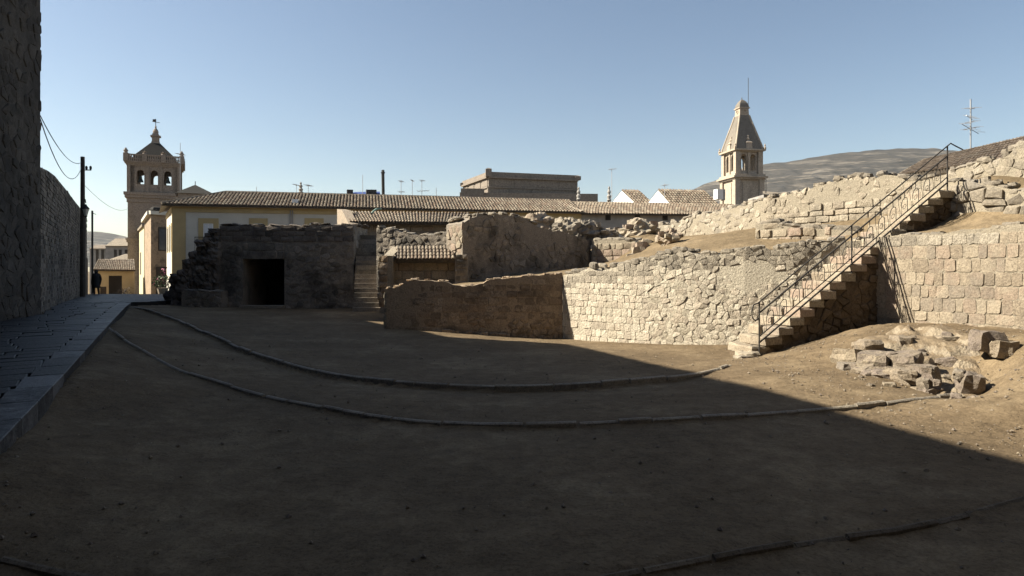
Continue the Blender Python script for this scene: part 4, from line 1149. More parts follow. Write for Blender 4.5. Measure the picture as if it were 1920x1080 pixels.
caps(rGs, 'dark', pLow, lambda u: W(0, 546, 26.6).z, .6, size=.35, h=.06, rows=2, seed=12)

# second hut, long tiled roof with a sunlit gable end
rH2 = thing("stone_outbuilding", "low outbuilding with sunlit gable end and patchy tile roof above the dark ruin", "outbuilding", (-7, 34, 2))
pH2 = Path((-8.3, 34.0), (-2.2, 34.6))
wall_shell(MB(), pH2, lambda u: 1.5, lambda u: 4.05, 3.2, recess=.01).build("core", M['pale_mortar'], rH2)
s2 = Stones(rH2, M['ashlar']); s2.face(pH2, lambda u: 3.0, lambda u: 4.05, 'ashlar', (.5, .25), (0, .03), .02, seed=121); s2.done()
tiled_roof(rH2, W(655, 416, 33.6), W(872, 418, 34.2), W(880, 400, 36.6), W(640, 397, 36.2), 40, 6)
b = MB(); A = [W(604, 424, 33.9), W(660, 421, 33.4), W(660, 418, 33.4), W(628, 394, 35.4), W(606, 393, 35.6)]
gx = [Vector((-9.55, 36.4, 2)), Vector((-8.15, 33.3, 2)), Vector((-8.15, 33.3, W(0, 420, 33.3).z)), Vector((-8.95, 35.1, W(0, 394, 35.1).z)), Vector((-9.55, 36.4, W(0, 392, 36.4).z))]
off = Vector((.42, .2, 0)); n_ = len(gx)
b.add(gx + [p + off for p in gx], [tuple(range(n_)), tuple(range(2 * n_ - 1, n_ - 1, -1))] + [(i, n_ + i, n_ + (i + 1) % n_, (i + 1) % n_) for i in range(n_)]); b.build("gable_wall", M['pale'], rH2)
b = MB().tube([W(697, 400, 33.3), W(700, 396, 33.4), W(706, 392, 33.8), W(715, 391, 34)], .05, 6); b.build("vent_pipe", M['copper'], rH2)
MB().tube([W(668, 398, 33.3), W(672, 408, 33.2), W(675, 425, 33.2), W(674, 440, 33.2)], .03, 5).build("drain_pipe", M['iron'], rH2)

# ------------------------------------------------------------------ tall building at the left whose shadow fills the courtyard
HB = 10.08
EX, EY = -12.77, 18.05
fd = Vector((.31, -1.0)).normalized()
farp = Vector((EX, EY)) + fd * 47
sd2 = Vector((-math.cos(R(SUN_PHI)), math.sin(R(SUN_PHI))))
rL = thing("stone_building", "tall dark stone building filling the left edge, above the pavement", "building", (EX, EY, .6))
q1 = Vector((EX, EY)) + sd2 * 15; q2 = farp + Vector((-15, -4))
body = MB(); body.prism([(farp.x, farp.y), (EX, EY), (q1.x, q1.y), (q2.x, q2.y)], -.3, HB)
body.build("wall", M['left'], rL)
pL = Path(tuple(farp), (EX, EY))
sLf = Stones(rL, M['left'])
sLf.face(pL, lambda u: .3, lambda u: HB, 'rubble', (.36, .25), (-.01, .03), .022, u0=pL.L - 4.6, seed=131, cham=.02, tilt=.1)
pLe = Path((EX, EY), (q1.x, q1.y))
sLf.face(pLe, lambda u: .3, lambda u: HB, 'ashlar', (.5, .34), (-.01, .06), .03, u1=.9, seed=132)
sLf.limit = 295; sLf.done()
b = MB()
for a_, b_ in ((farp, Vector((EX, EY))), (Vector((EX, EY)), q1)):
    d = (b_ - a_); nn = Vector((d.y, -d.x)).normalized()
    b.obox((a_.x, a_.y, HB), (d.x, d.y, 0), (nn.x * .25, nn.y * .25, 0), (0, 0, .2))
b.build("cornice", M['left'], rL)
an = [Vector((EX - .2, EY + .02)), Vector((-16.1, 22.3))]
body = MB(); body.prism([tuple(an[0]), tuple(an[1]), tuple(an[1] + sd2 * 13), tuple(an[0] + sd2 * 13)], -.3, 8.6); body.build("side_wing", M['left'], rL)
body = MB(); body.prism([(-5.0, -3.2), (12.5, -4.0), (13.6, 6.0), (22, 5.5), (22, -12), (-3.5, -12)], -.3, 24.0); body.build("sky_blocker", M['left'], rL)  # unseen mass behind and right of the camera, added to cut sky light
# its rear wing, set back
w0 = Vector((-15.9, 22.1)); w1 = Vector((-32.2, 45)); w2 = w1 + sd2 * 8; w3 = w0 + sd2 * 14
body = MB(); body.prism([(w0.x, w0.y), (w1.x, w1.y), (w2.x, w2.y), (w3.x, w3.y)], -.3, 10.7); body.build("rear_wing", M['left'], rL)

# lower brick wall down the street
pK = Path((-12.85, 18.12), (-28.2, 44.2))
topK = table(pK, [(74, 313), (90, 320), (103, 330), (125, 357), (140, 377), (152, 392), (160, 402), (166, 412)])
rK = thing("brick_wall", "dark brick wall with a sloping top running down the street", "wall", (-20, 30, .3))
mb = MB(); gK = lambda u: gz(*pK.at(u)[0]) - .2
# front of this wall faces right: mirror the path
us = [pK.L * i / 40 for i in range(41)]
for a, c in zip(us, us[1:]):
    mb.quad(pK.P(a, gK(a)), pK.P(c, gK(c)), pK.P(c, topK(c)), pK.P(a, topK(a)))
    mb.quad(pK.P(a, gK(a), -.5), pK.P(c, gK(c), -.5), pK.P(c, topK(c), -.5), pK.P(a, topK(a), -.5))
    mb.quad(pK.P(a, topK(a)), pK.P(c, topK(c)), pK.P(c, topK(c), -.5), pK.P(a, topK(a), -.5))
mb.quad(pK.P(pK.L, gK(pK.L)), pK.P(pK.L, topK(pK.L)), pK.P(pK.L, topK(pK.L), -.5), pK.P(pK.L, gK(pK.L), -.5))
mb.build("core", M['dark_mortar'], rK)
bk = MB(); rnd = random.Random(14); v = .0
while v < 5.0:
    u = rnd.uniform(0, .3)
    while u < pK.L - .3:
        ww = rnd.uniform(.35, .6)
        if gK(u) < v and v + .1 < topK(u + ww / 2):
            pr = rnd.uniform(.005, .035)
            q = [pK.P(u, v, -.01), pK.P(u + ww - .02, v, -.01), pK.P(u + ww - .02, v + .10, -.01), pK.P(u, v + .10, -.01)]
            nn = pK.at(u)[1]; o3 = Vector((nn.x, nn.y, 0)) * (pr + .01)
            bk.add(q + [p + o3 for p in q], [(4, 5, 6, 7), (0, 1, 5, 4), (1, 2, 6, 5), (2, 3, 7, 6), (3, 0, 4, 7)], rnd.random())
        u += ww
    v += .135
bk.build("brickwork", M['dark'], rK, kind='stuff')
ud = pK.ray(157); ue = pK.ray(163)
b = MB(); b.obox(pK.P(ud, gK(ud), -.0), pK.P(ue, 0) - pK.P(ud, 0), Vector((pK.at(ud)[1].x, pK.at(ud)[1].y, 0)) * .06, (0, 0, 2.6)); b.build("door", M['wood'], rK)

exec_parts = []
# ------------------------------------------------------------------ street furniture
def ground_at(px, d): return Vector(((px - CX) / F * d, d, gz((px - CX) / F * d, d)))
p = ground_at(155, 35.2)
rP = thing("utility_pole", "tall dark utility pole against the brick wall in the street", "pole", p)
ztop = W(154, 294, 35.2).z
MB().tube([p, p + Vector((0, 0, ztop - p.z))], .13, 8, r1=.10).build("post", M['wood'], rP)
b = MB(); b.tube([p + Vector((-.1, 0, ztop - p.z - .7)), p + Vector((.45, 0, ztop - p.z - .7))], .03, 5); b.build("bracket", M['iron'], rP)
for k in (.2, .42): MB().lathe(p + Vector((k, 0, ztop - p.z - .68)), [(.03, 0), (.06, .05), (.06, .16), (.02, .2)], 8).build("insulator", M['iron'], rP)
l0 = W(161, 396, 35.2)
rLt = thing("street_lantern", "old wall lantern hung on the utility pole", "lantern", l0)
MB().tube([W(155, 372, 35.2), W(160, 374, 35.2), W(161, 381, 35.2)], .025, 5).build("arm", M['iron'], rLt)
MB().lathe(l0 - Vector((0, 0, .25)), [(.07, 0), (.17, .36)], 6).build("pane", M['lampglass'], rLt)
MB().lathe(l0 - Vector((0, 0, .25)), [(.20, .36), (.18, .41), (.06, .55), (.03, .62)], 6).build("cap", M['iron'], rLt)
MB().lathe(l0 - Vector((0, 0, .25)), [(.03, -.08), (.08, -.02), (.08, .0)], 6).build("foot", M['iron'], rLt)
p = Vector((-28.0 + .3, 44.6, -.1)); p2 = W(173, 395, 44.6)
rP2 = thing("utility_pole", "thin short pole at the far end of the brick wall", "pole", Vector((p2.x, 44.6, -.1)))
MB().tube([Vector((p2.x, 44.6, -.2)), p2], .06, 6).build("post", M['iron'], rP2)
MB().tube([p2 - Vector((.0, 0, .15)), p2 + Vector((.25, 0, -.25))], .02, 5).build("bracket", M['iron'], rP2)
def cable(a, b, sag, label, r=.014):
    pts = [a.lerp(b, i / 14) - Vector((0, 0, sag * 4 * (i / 14) * (1 - i / 14))) for i in range(15)]
    tag(MB().tube(pts, r, 4).build("cable", M['iron']), label, "cable")
cable(W(75, 216, 18.1), W(154, 304, 35.2), .5, "overhead cable from the tall building's corner to the top of the pole")
cable(W(75, 222, 18.1), W(154, 312, 35.2), 1.1, "slack lower cable between the tall building and the pole")
cable(W(157, 346, 35.2), W(247, 385, 92), 1.0, "thin cable from the pole toward the bell tower")

# person in dark coat walking in the street
def person():
    g = ground_at(180.5, 42.5); H = 1.70
    g.z = gz(g.x, g.y) + .10
    V = {'pelvis': (0, 0, .94), 'belly': (0, 0, 1.08), 'chest': (0, .01, 1.28), 'neckb': (0, .0, 1.44), 'neck': (0, -.01, 1.50), 'head': (0, -.03, 1.60), 'crown': (0, -.02, 1.68),
         'hl': (-.10, 0, .90), 'kl': (-.11, -.06, .50), 'al': (-.11, .03, .09), 'tl': (-.12, -.13, .035),
         'hr': (.10, 0, .90), 'kr': (.11, .02, .50), 'ar': (.11, .14, .10), 'tr': (.12, .0, .035),
         'sl': (-.19, 0, 1.40), 'el': (-.26, .03, 1.12), 'wl': (-.25, -.06, .90), 'sr': (.19, 0, 1.40), 'er': (.26, .05, 1.12), 'wr': (.25, .0, .88)}
    rad = {'pelvis': (.17, .13), 'belly': (.16, .12), 'chest': (.18, .13), 'neckb': (.10, .09), 'neck': (.06, .06), 'head': (.085, .10), 'crown': (.06, .07),
           'hl': (.11, .11), 'kl': (.075, .08), 'al': (.05, .055), 'tl': (.045, .04), 'hr': (.11, .11), 'kr': (.075, .08), 'ar': (.05, .055), 'tr': (.045, .04),
           'sl': (.085, .085), 'el': (.065, .065), 'wl': (.045, .045), 'sr': (.085, .085), 'er': (.065, .065), 'wr': (.045, .045)}
    E = [('pelvis', 'belly'), ('belly', 'chest'), ('chest', 'neckb'), ('neckb', 'neck'), ('neck', 'head'), ('head', 'crown'), ('pelvis', 'hl'), ('hl', 'kl'), ('kl', 'al'), ('al', 'tl'),
         ('pelvis', 'hr'), ('hr', 'kr'), ('kr', 'ar'), ('ar', 'tr'), ('neckb', 'sl'), ('sl', 'el'), ('el', 'wl'), ('neckb', 'sr'), ('sr', 'er'), ('er', 'wr')]
    for s_, wv in (('l', (-.25, -.06, .90)), ('r', (.25, .0, .88))):
        V['p' + s_] = (wv[0], wv[1] - .02, wv[2] - .07); rad['p' + s_] = (.03, .04); E.append(('w' + s_, 'p' + s_))
        for k in range(5):
            n = 'f%s%d' % (s_, k); dx = (k - 2) * .018
            V[n] = (wv[0] + (.02 if s_ == 'l' else -.02) * (k == 4), wv[1] - .03 + dx, wv[2] - (.15 if k < 4 else .11) + abs(dx) * .3); rad[n] = (.009, .009); E.append(('p' + s_, n))
    names = list(V); me = bpy.data.meshes.new("person")
    me.from_pydata([V[n] for n in names], [(names.index(a), names.index(b_)) for a, b_ in E], [])
    o = bpy.data.objects.new("person", me); COL.objects.link(o)
    me.materials.append(M['coat'])
    o.modifiers.new("skin", 'SKIN')
    if not me.skin_vertices: me.skin_vertices  # created with the modifier
    if len(me.skin_vertices) == 0:
        bpy.context.view_layer.objects.active = o; bpy.ops.mesh.customdata_skin_add()
    for i, n in enumerate(names):
        me.skin_vertices[0].data[i].radius = rad[n]; me.skin_vertices[0].data[i].use_root = n == 'pelvis'
    sb = o.modifiers.new("sub", 'SUBSURF'); sb.levels = 1; sb.render_levels = 1
    o.location = g; o.rotation_euler = (0, 0, R(8)); o["base"] = tuple(g)
    tag(o, "person in a long dark coat walking in the street, arms at the sides", "person")
    def child(mb, nm, mat):
        c = bpy.data.objects.new(nm, mb.mesh(nm, mat, None, True)); COL.objects.link(c); c.parent = o
    mb = MB(); mb.lathe((0, -.01, 0), [(.235, .55), (.225, .75), (.20, .98), (.215, 1.2), (.225, 1.36), (.13, 1.455), (.10, 1.47)], 14); child(mb, "coat", M['coat'])
    mb = MB(); mb.lathe((0, -.005, 0), [(.05, 1.49), (.105, 1.54), (.115, 1.61), (.10, 1.68), (.05, 1.72)], 12); child(mb, "hair", M['hair'])
person()

# ------------------------------------------------------------------ houses along the street
def wbox(path, u0, u1, v0, v1, n0, n1):
    mb = MB(); a = path.P(u0, v0, n0); ex = path.P(u1, v0, n0) - a; nn = path.at((u0 + u1) / 2)[1]
    return mb.obox(a, ex, Vector((nn.x, nn.y, 0)) * (n1 - n0), (0, 0, v1 - v0))

cL = Vector((-28.0, 55.0)); cR = Vector((6.5, 62.7)); cB = cL + Vector((-.50, .86)) * 9
ZE = 6.95
rCr = thing("cream_house", "long cream house with ochre trim and tiled roof behind the ruins", "house", (cL.x, cL.y, -1))
dirf = (cR - cL).normalized(); back = Vector((-dirf.y, dirf.x))
pCr = Path(tuple(cL), tuple(cR)); pCs = Path(tuple(cB), tuple(cL))
b = MB(); b.prism([tuple(cL), tuple(cR), tuple(cR + back * 8.5), tuple(cB + Vector((2, .5)))], -3, ZE); b.prism([tuple(cL + Vector((-.0, .02))), tuple(cL + Vector((3, 4))), tuple(cB + Vector((3, 0))), tuple(cB)], -3, ZE - .004)
b.build("wall", M['cream'], rCr)
wbox(pCr, 0, 1.0, -3, ZE - .5, 0.002, .05).build("corner_pilaster", M['ochre'], rCr)
wbox(pCs, pCs.L - .45, pCs.L, -3, ZE - .5, .002, .05).build("corner_pilaster", M['ochre'], rCr)
wbox(pCr, 0, pCr.L, ZE - .5, ZE - .05, 0.004, .08).build("eave_band", M['ochre'], rCr)
wbox(pCs, 0, pCs.L, ZE - .5, ZE - .05, .004, .08).build("eave_band", M['ochre'], rCr)
wbox(pCr, 0, pCr.L, ZE - .05, ZE + .08, 0.006, .35).build("cornice", M['cream'], rCr)
wbox(pCr, 1.0, pCr.L, W(0, 494, 55.5).z, W(0, 489, 55.5).z, 0.004, .06).build("string_course", M['ochre'], rCr)
for px0, px1 in ((372, 410), (467, 502), (571, 607), (672, 708), (773, 808)):
    ua, ub = pCr.ray(px0), pCr.ray(px1); dd = pCr.at(ua)[0].y
    vt = W(0, 409, dd).z; vb = W(0, 490, dd).z
    wf = wbox(pCr, ua, ub, vb, vt, .004, .07).build("window", M['ochre'], rCr)
    iu = (ub - ua) * .26; va = vt - .45
    # recessed look: dark reveal, two curtained leaves and their frame
    wbox(pCr, ua + iu, ub - iu, vb, va, .072, .076).build("pane", M['glass'], wf)
    mid = (ua + ub) / 2
    for x0, x1 in ((ua + iu + .08, mid - .04), (mid + .04, ub - iu - .08)): wbox(pCr, x0, x1, vb + .9, va - .08, .078, .082).build("curtain", M['curtain'], wf)
    for x0, x1, y0_, y1_ in ((ua + iu, ua + iu + .07, vb, va), (ub - iu - .07, ub - iu, vb, va), (mid - .035, mid + .035, vb, va), (ua + iu, ub - iu, va - .07, va), (ua + iu, ub - iu, vb + .85, vb + .92)):
        wbox(pCr, x0, x1, y0_, y1_, .084, .12).build("frame", M['white'], wf)
    if px0 == 372:
        bl = MB(); ba, bb = pCr.ray(367), pCr.ray(397); z0_, z1_ = W(0, 480, dd).z, W(0, 445, dd).z
        bl = wbox(pCr, ba, bb, z0_ - .12, z0_, .07, .55); bf = bl.build("balcony", M['cream'], rCr)
        for k in range(13):
            u = lerp(ba + .03, bb - .03, k / 12); MB().tube([pCr.P(u, z0_, .5), pCr.P(u, z1_, .5)], .014, 4).build("baluster", M['iron'], bf)
        MB().tube([pCr.P(ba, z1_, .1), pCr.P(ba, z1_, .5), pCr.P(bb, z1_, .5), pCr.P(bb, z1_, .1)], .025, 5).build("handrail", M['iron'], bf)
for px in (545, 549): 
    u = pCr.ray(px); MB().tube([pCr.P(u, -2, .12), pCr.P(u, ZE - .2, .12)], .05, 6).build("downpipe", M['greyplaster'], rCr)
for k in range(3):
    u = 1.5 + k * 2.6; wf = wbox(pCs, u, u + .9, 3.2, 5.6, .004, .04).build("window", M['ochre'], rCr)
    wbox(pCs, u + .15, u + .75, 3.3, 5.4, .042, .05).build("pane", M['glass'], wf)
ov = .55
el = Vector((*(cL - back * ov - dirf * .7), ZE + .05)); er = Vector((*(cR - back * ov), ZE + .05))
rr_ = Vector((*(cR + back * 3.6), ZE + 1.6)); rl_ = Vector((*(cL + back * 3.6 + dirf * 3.4), ZE + 1.6))
tiled_roof(rCr, el, er, rr_, rl_, 128, 10, hipl=True)
b = MB(); bl_ = Vector((*(cB + Vector((-.9, .3))), ZE + .05)); b.add([el, rl_, bl_], [(0, 1, 2)]); b.add([rl_, rr_, Vector((*(cR + back * 8), ZE)), Vector((*(cB + Vector((4, 2))), ZE))], [(0, 1, 2, 3)]); b.build("roof", M['tile'], rCr)
MB().tube([rl_ + Vector((0, 0, .03)), rr_ + Vector((0, 0, .03))], .13, 6).build("ridge_cap", M['tile'], rCr)
MB().tube([el + Vector((0, 0, .1)), rl_ + Vector((0, 0, .05))], .11, 6).build("hip_cap", M['tile'], rCr)
MB().box(Vector((*(pCr.at(pCr.ray(552))[0] + back * .6), ZE + .45)), (.5, .4, .35), .2).build("skylight", M['white'], rCr)

# tiled grey house joined to its right end
gL = cR + dirf * .02; gR = gL + Vector((.99, .12)).normalized() * 17
rGy = thing("grey_house", "low grey plaster house with small square windows and brown tiled roof", "house", (gL.x, gL.y, -1))
pGy = Path(tuple(gL), tuple(gR)); bk2 = Vector((-pGy.at(1)[1].x, -pGy.at(1)[1].y))
ZG = 6.85
b = MB(); b.prism([tuple(gL), tuple(gR), tuple(gR + bk2 * 7), tuple(gL + bk2 * 7)], -3, ZG); b.build("wall", M['greyplaster'], rGy)
for px in (1140, 1195, 1247):
    ua = pGy.ray(px - 5); ub = pGy.ray(px + 5); dd = pGy.at(ua)[0].y
    wf = wbox(pGy, ua, ub, W(0, 413, dd).z, W(0, 402, dd).z, .003, .03).build("window", M['wood'], rGy); wbox(pGy, ua + .08, ub - .08, W(0, 412, dd).z, W(0, 403, dd).z, .034, .04).build("pane", M['blackvoid'], wf)
tiled_roof(rGy, Vector((*(gL - bk2 * .5), ZG + .05)), Vector((*(gR - bk2 * .5), ZG + .05)), Vector((*(gR + bk2 * 3.6 - dirf * .4), ZG + 1.45)), Vector((*(gL + bk2 * 3.6 - dirf * 2.2), ZG + 1.5)), 62, 10)
MB().tube([Vector((*(gL - bk2 * .5), ZG + .2)), Vector((*(gL + bk2 * 3.6 - dirf * 2.2), ZG + 1.62))], .16, 6).build("verge_cap", M['pale'], rGy)

# narrow house deeper in the street
def simple_house(name, label, corners, zb, zt, mat, group=None):
    c = Vector((*corners[0], zb)); r = thing(name, label, "house", c, group)
    MB().prism(corners, zb, zt).build("wall", M[mat], r); return r
def wxy(px, d): return ((px - CX) / F * d, d)
hA = simple_house("town_house", "narrow shaded house with a lit edge just left of the cream house", [wxy(283, 66), wxy(318, 67.5), wxy(318, 80), wxy(271, 78)], -4, W(0, 402, 66).z, 'brown')
zA = W(0, 402, 66).z
pHA = Path(wxy(283, 66), wxy(318, 67.5)); pHB = Path(wxy(271, 78), wxy(283, 66))
wbox(pHA, -.2, pHA.L, zA, zA + .35, -.3, .35).build("cornice", M['cream'], hA); wbox(pHB, 0, pHB.L, zA, zA + .35, -.3, .35).build("cornice", M['cream'], hA)
wf = wbox(pHA, .7, 1.5, W(0, 470, 66).z, W(0, 425, 66).z, .003, .05).build("window", M['wood'], hA); wbox(pHA, .8, 1.4, W(0, 468, 66).z, W(0, 428, 66).z, .055, .06).build("pane", M['glass'], wf)
wf = wbox(pHA, .5, 1.5, -4, W(0, 500, 66).z, .003, .06).build("door", M['wood'], hA)
MB().lathe(Vector((*wxy(293, 68), zA + .3)), [(.5, 0), (.65, .3), (.5, .55), (.3, .6)], 8).build("urn", M['blackvoid'], hA)
hB = simple_house("town_house", "second shaded street house with projecting eave, beside the bell tower foot", [wxy(270, 84), wxy(284, 85), wxy(284, 96), wxy(261, 94)], -6, W(0, 425, 84).z, 'yellow')
zB = W(0, 425, 84).z
MB().prism([wxy(266, 83.2), wxy(286, 84.4), wxy(286, 97), wxy(257, 95)], zB, zB + .3).build("eave", M['tile'], hB)
wf = wbox(Path(wxy(261, 94), wxy(270, 84)), 3, 5, 1, 4, .003, .05).build("window", M['wood'], hB)
# yellow cottage at the bottom of the street
rY = thing("yellow_cottage", "low yellow cottage with a dark doorway at the bottom of the street", "house", Vector((*wxy(212, 76), -3)))
pY = Path(wxy(178, 74), wxy(252, 78)); dY = 76
MB().prism([wxy(178, 74), wxy(252, 78), wxy(252, 86), wxy(182, 84)], -4.5, W(0, 507, dY).z).build("wall", M['yellow'], rY)
tiled_roof(rY, Vector((*wxy(174, 73.4), W(0, 506, 73.4).z)), Vector((*wxy(254, 77.4), W(0, 507, 77.4).z)), Vector((*wxy(252, 82.5), W(0, 487, 82.5).z)), Vector((*wxy(184, 79), W(0, 487, 79).z)), 22, 8)
ua, ub = pY.ray(204), pY.ray(228); wbox(pY, ua, ub, -4, W(0, 517, dY).z, .003, .06).build("door", M['blackvoid'], rY)
ua, ub = pY.ray(188), pY.ray(199); wbox(pY, ua, ub, -4, W(0, 537, dY).z, .003, .05).build("door", M['wood'], rY)
# bare shrub in front of the cottage
sp = Vector((*wxy(233, 70), -3)); rSh = thing("bare_tree", "thin bare drooping tree in front of the yellow cottage", "tree", sp)
rnd = random.Random(4)
MB().tube([sp, sp + Vector((.1, 0, 1.2)), sp + Vector((.05, 0, 2.4))], .12, 6, r1=.06).build("trunk", M['wood'], rSh)
cr = MB()
for k in range(16):
    a = rnd.uniform(0, 6.3); r_ = rnd.uniform(.5, 1.3); t0 = sp + Vector((.05, 0, rnd.uniform(1.6, 2.4)))
    cr.tube([t0, t0 + Vector((math.cos(a) * r_ * .6, math.sin(a) * r_ * .6, .5)), t0 + Vector((math.cos(a) * r_, math.sin(a) * r_, rnd.uniform(-.4, .5)))], .03, 4, r1=.012)
cr.build("crown", M['wood'], rSh)
# far grey houses under the hill at left
for label, px0, px1, yt, yr, d, mat in (("far grey house with tall windows under the hill, left of the bell tower", 198, 250, 461, 447, 120, 'greyplaster'), ("low far grey house half hidden by the brick wall end", 168, 199, 466, 459, 128, 'greyplaster')):
    h = thing("far_house", label, "house", Vector((*wxy((px0 + px1) / 2, d), -5)))
    ph = Path(wxy(px0, d), wxy(px1, d)); z = W(0, yt, d).z
    MB().prism([wxy(px0, d), wxy(px1, d), wxy(px1, d + 9), wxy(px0, d + 9)], -8, z).build("wall", M[mat], h)
    rl, rw = W(lerp(px0, px1, .35), yr, d + 4), W(px1, yr, d + 4)
    a, b_, c, e = Vector((*wxy(px0 - 1, d - .5), z)), Vector((*wxy(px1 + 1, d - .5), z)), Vector((*wxy(px1, d + 9.5), z)), Vector((*wxy(px0, d + 9.5), z))
    MB().add([a, b_, c, e, rl, rw], [(0, 1, 5, 4), (1, 2, 5), (2, 3, 4, 5), (3, 0, 4), (3, 2, 1, 0)]).build("roof", M['tile'], h)
    for px in (214, 223, 234, 243) if px0 == 198 else (180, 190): 
        u = ph.ray(px); wbox(ph, u, u + .5, W(0, 492, d).z, W(0, 468, d).z, .003, .05).build("window", M['wood'], h)
h = thing("far_house", "dark hipped roof house below the far grey house", "house", Vector((*wxy(222, 100), -5)))
MB().prism([wxy(190, 100), wxy(250, 101), wxy(250, 108), wxy(190, 108)], -6, W(0, 492, 100).z).build("wall", M['greyplaster'], h)
zz = W(0, 492, 100).z
MB().add([Vector((*wxy(188, 99.5), zz)), Vector((*wxy(252, 100.5), zz)), Vector((*wxy(250, 108), zz)), Vector((*wxy(188, 108), zz)), W(235, 476, 104), W(246, 476, 104)], [(0, 1, 5, 4), (1, 2, 5), (2, 3, 4, 5), (3, 0, 4)]).build("roof", M['tile'], h)
# flower pot by the cream house corner
fp = Vector((*wxy(305, 53.5), -1.2)); fp.z = W(0, 548, 53.5).z - .25
rFl = thing("flower_pot", "potted bush with pink flowers at the foot of the cream house", "plant", fp)
MB().lathe(fp, [(.3, 0), (.42, .55), (.46, .6)], 10).build("pot", M['tile'], rFl)
lf, fl = MB(), MB(); rnd = random.Random(6)
for k in range(420):
    a, ph_, r_ = rnd.uniform(0, 6.3), math.acos(rnd.uniform(-.6, 1)), rnd.uniform(.3, .75) ** .7
    c = fp + Vector((math.cos(a) * math.sin(ph_) * r_, math.sin(a) * math.sin(ph_) * r_, 1.0 + math.cos(ph_) * r_ * .8)); s_ = rnd.uniform(.05, .1)
    d1 = Vector([rnd.uniform(-1, 1) for _ in range(3)]).normalized() * s_; d2 = d1.cross(Vector([rnd.uniform(-1, 1) for _ in range(3)])).normalized() * s_ * .6
    (fl if k < 60 else lf).add([c - d1, c + d2, c + d1, c - d2], [(0, 1, 2, 3)], rnd.random())
for k in range(18):
    c = fp + Vector((rnd.uniform(-.25, .25), rnd.uniform(-.2, .2), rnd.uniform(1.6, 2.3))); s_ = .08
    d1 = Vector([rnd.uniform(-1, 1) for _ in range(3)]).normalized() * s_; d2 = d1.cross(Vector((0, 0, 1))).normalized() * s_
    fl.add([c - d1, c + d2, c + d1, c - d2], [(0, 1, 2, 3)], rnd.random())
lf.build("foliage", M['leaf'], rFl); fl.build("blossom", M['pink'], rFl)

# ------------------------------------------------------------------ towers
def lpath(c, rz, a, side):
    """plan line of one face of a square tower, side 0 front (local -y), 1 right, 2 back, 3 left"""
    m = Matrix.Rotation(rz + side * math.pi / 2, 2); h = a / 2
    p, q = m @ Vector((-h, -h)), m @ Vector((h, -h))
    return Path((c[0] + p.x, c[1] + p.y), (c[0] + q.x, c[1] + q.y))
def arch_head(cu, hw, spring):
    return lambda u: spring + math.sqrt(max(0.0, hw * hw - (u - cu) ** 2))

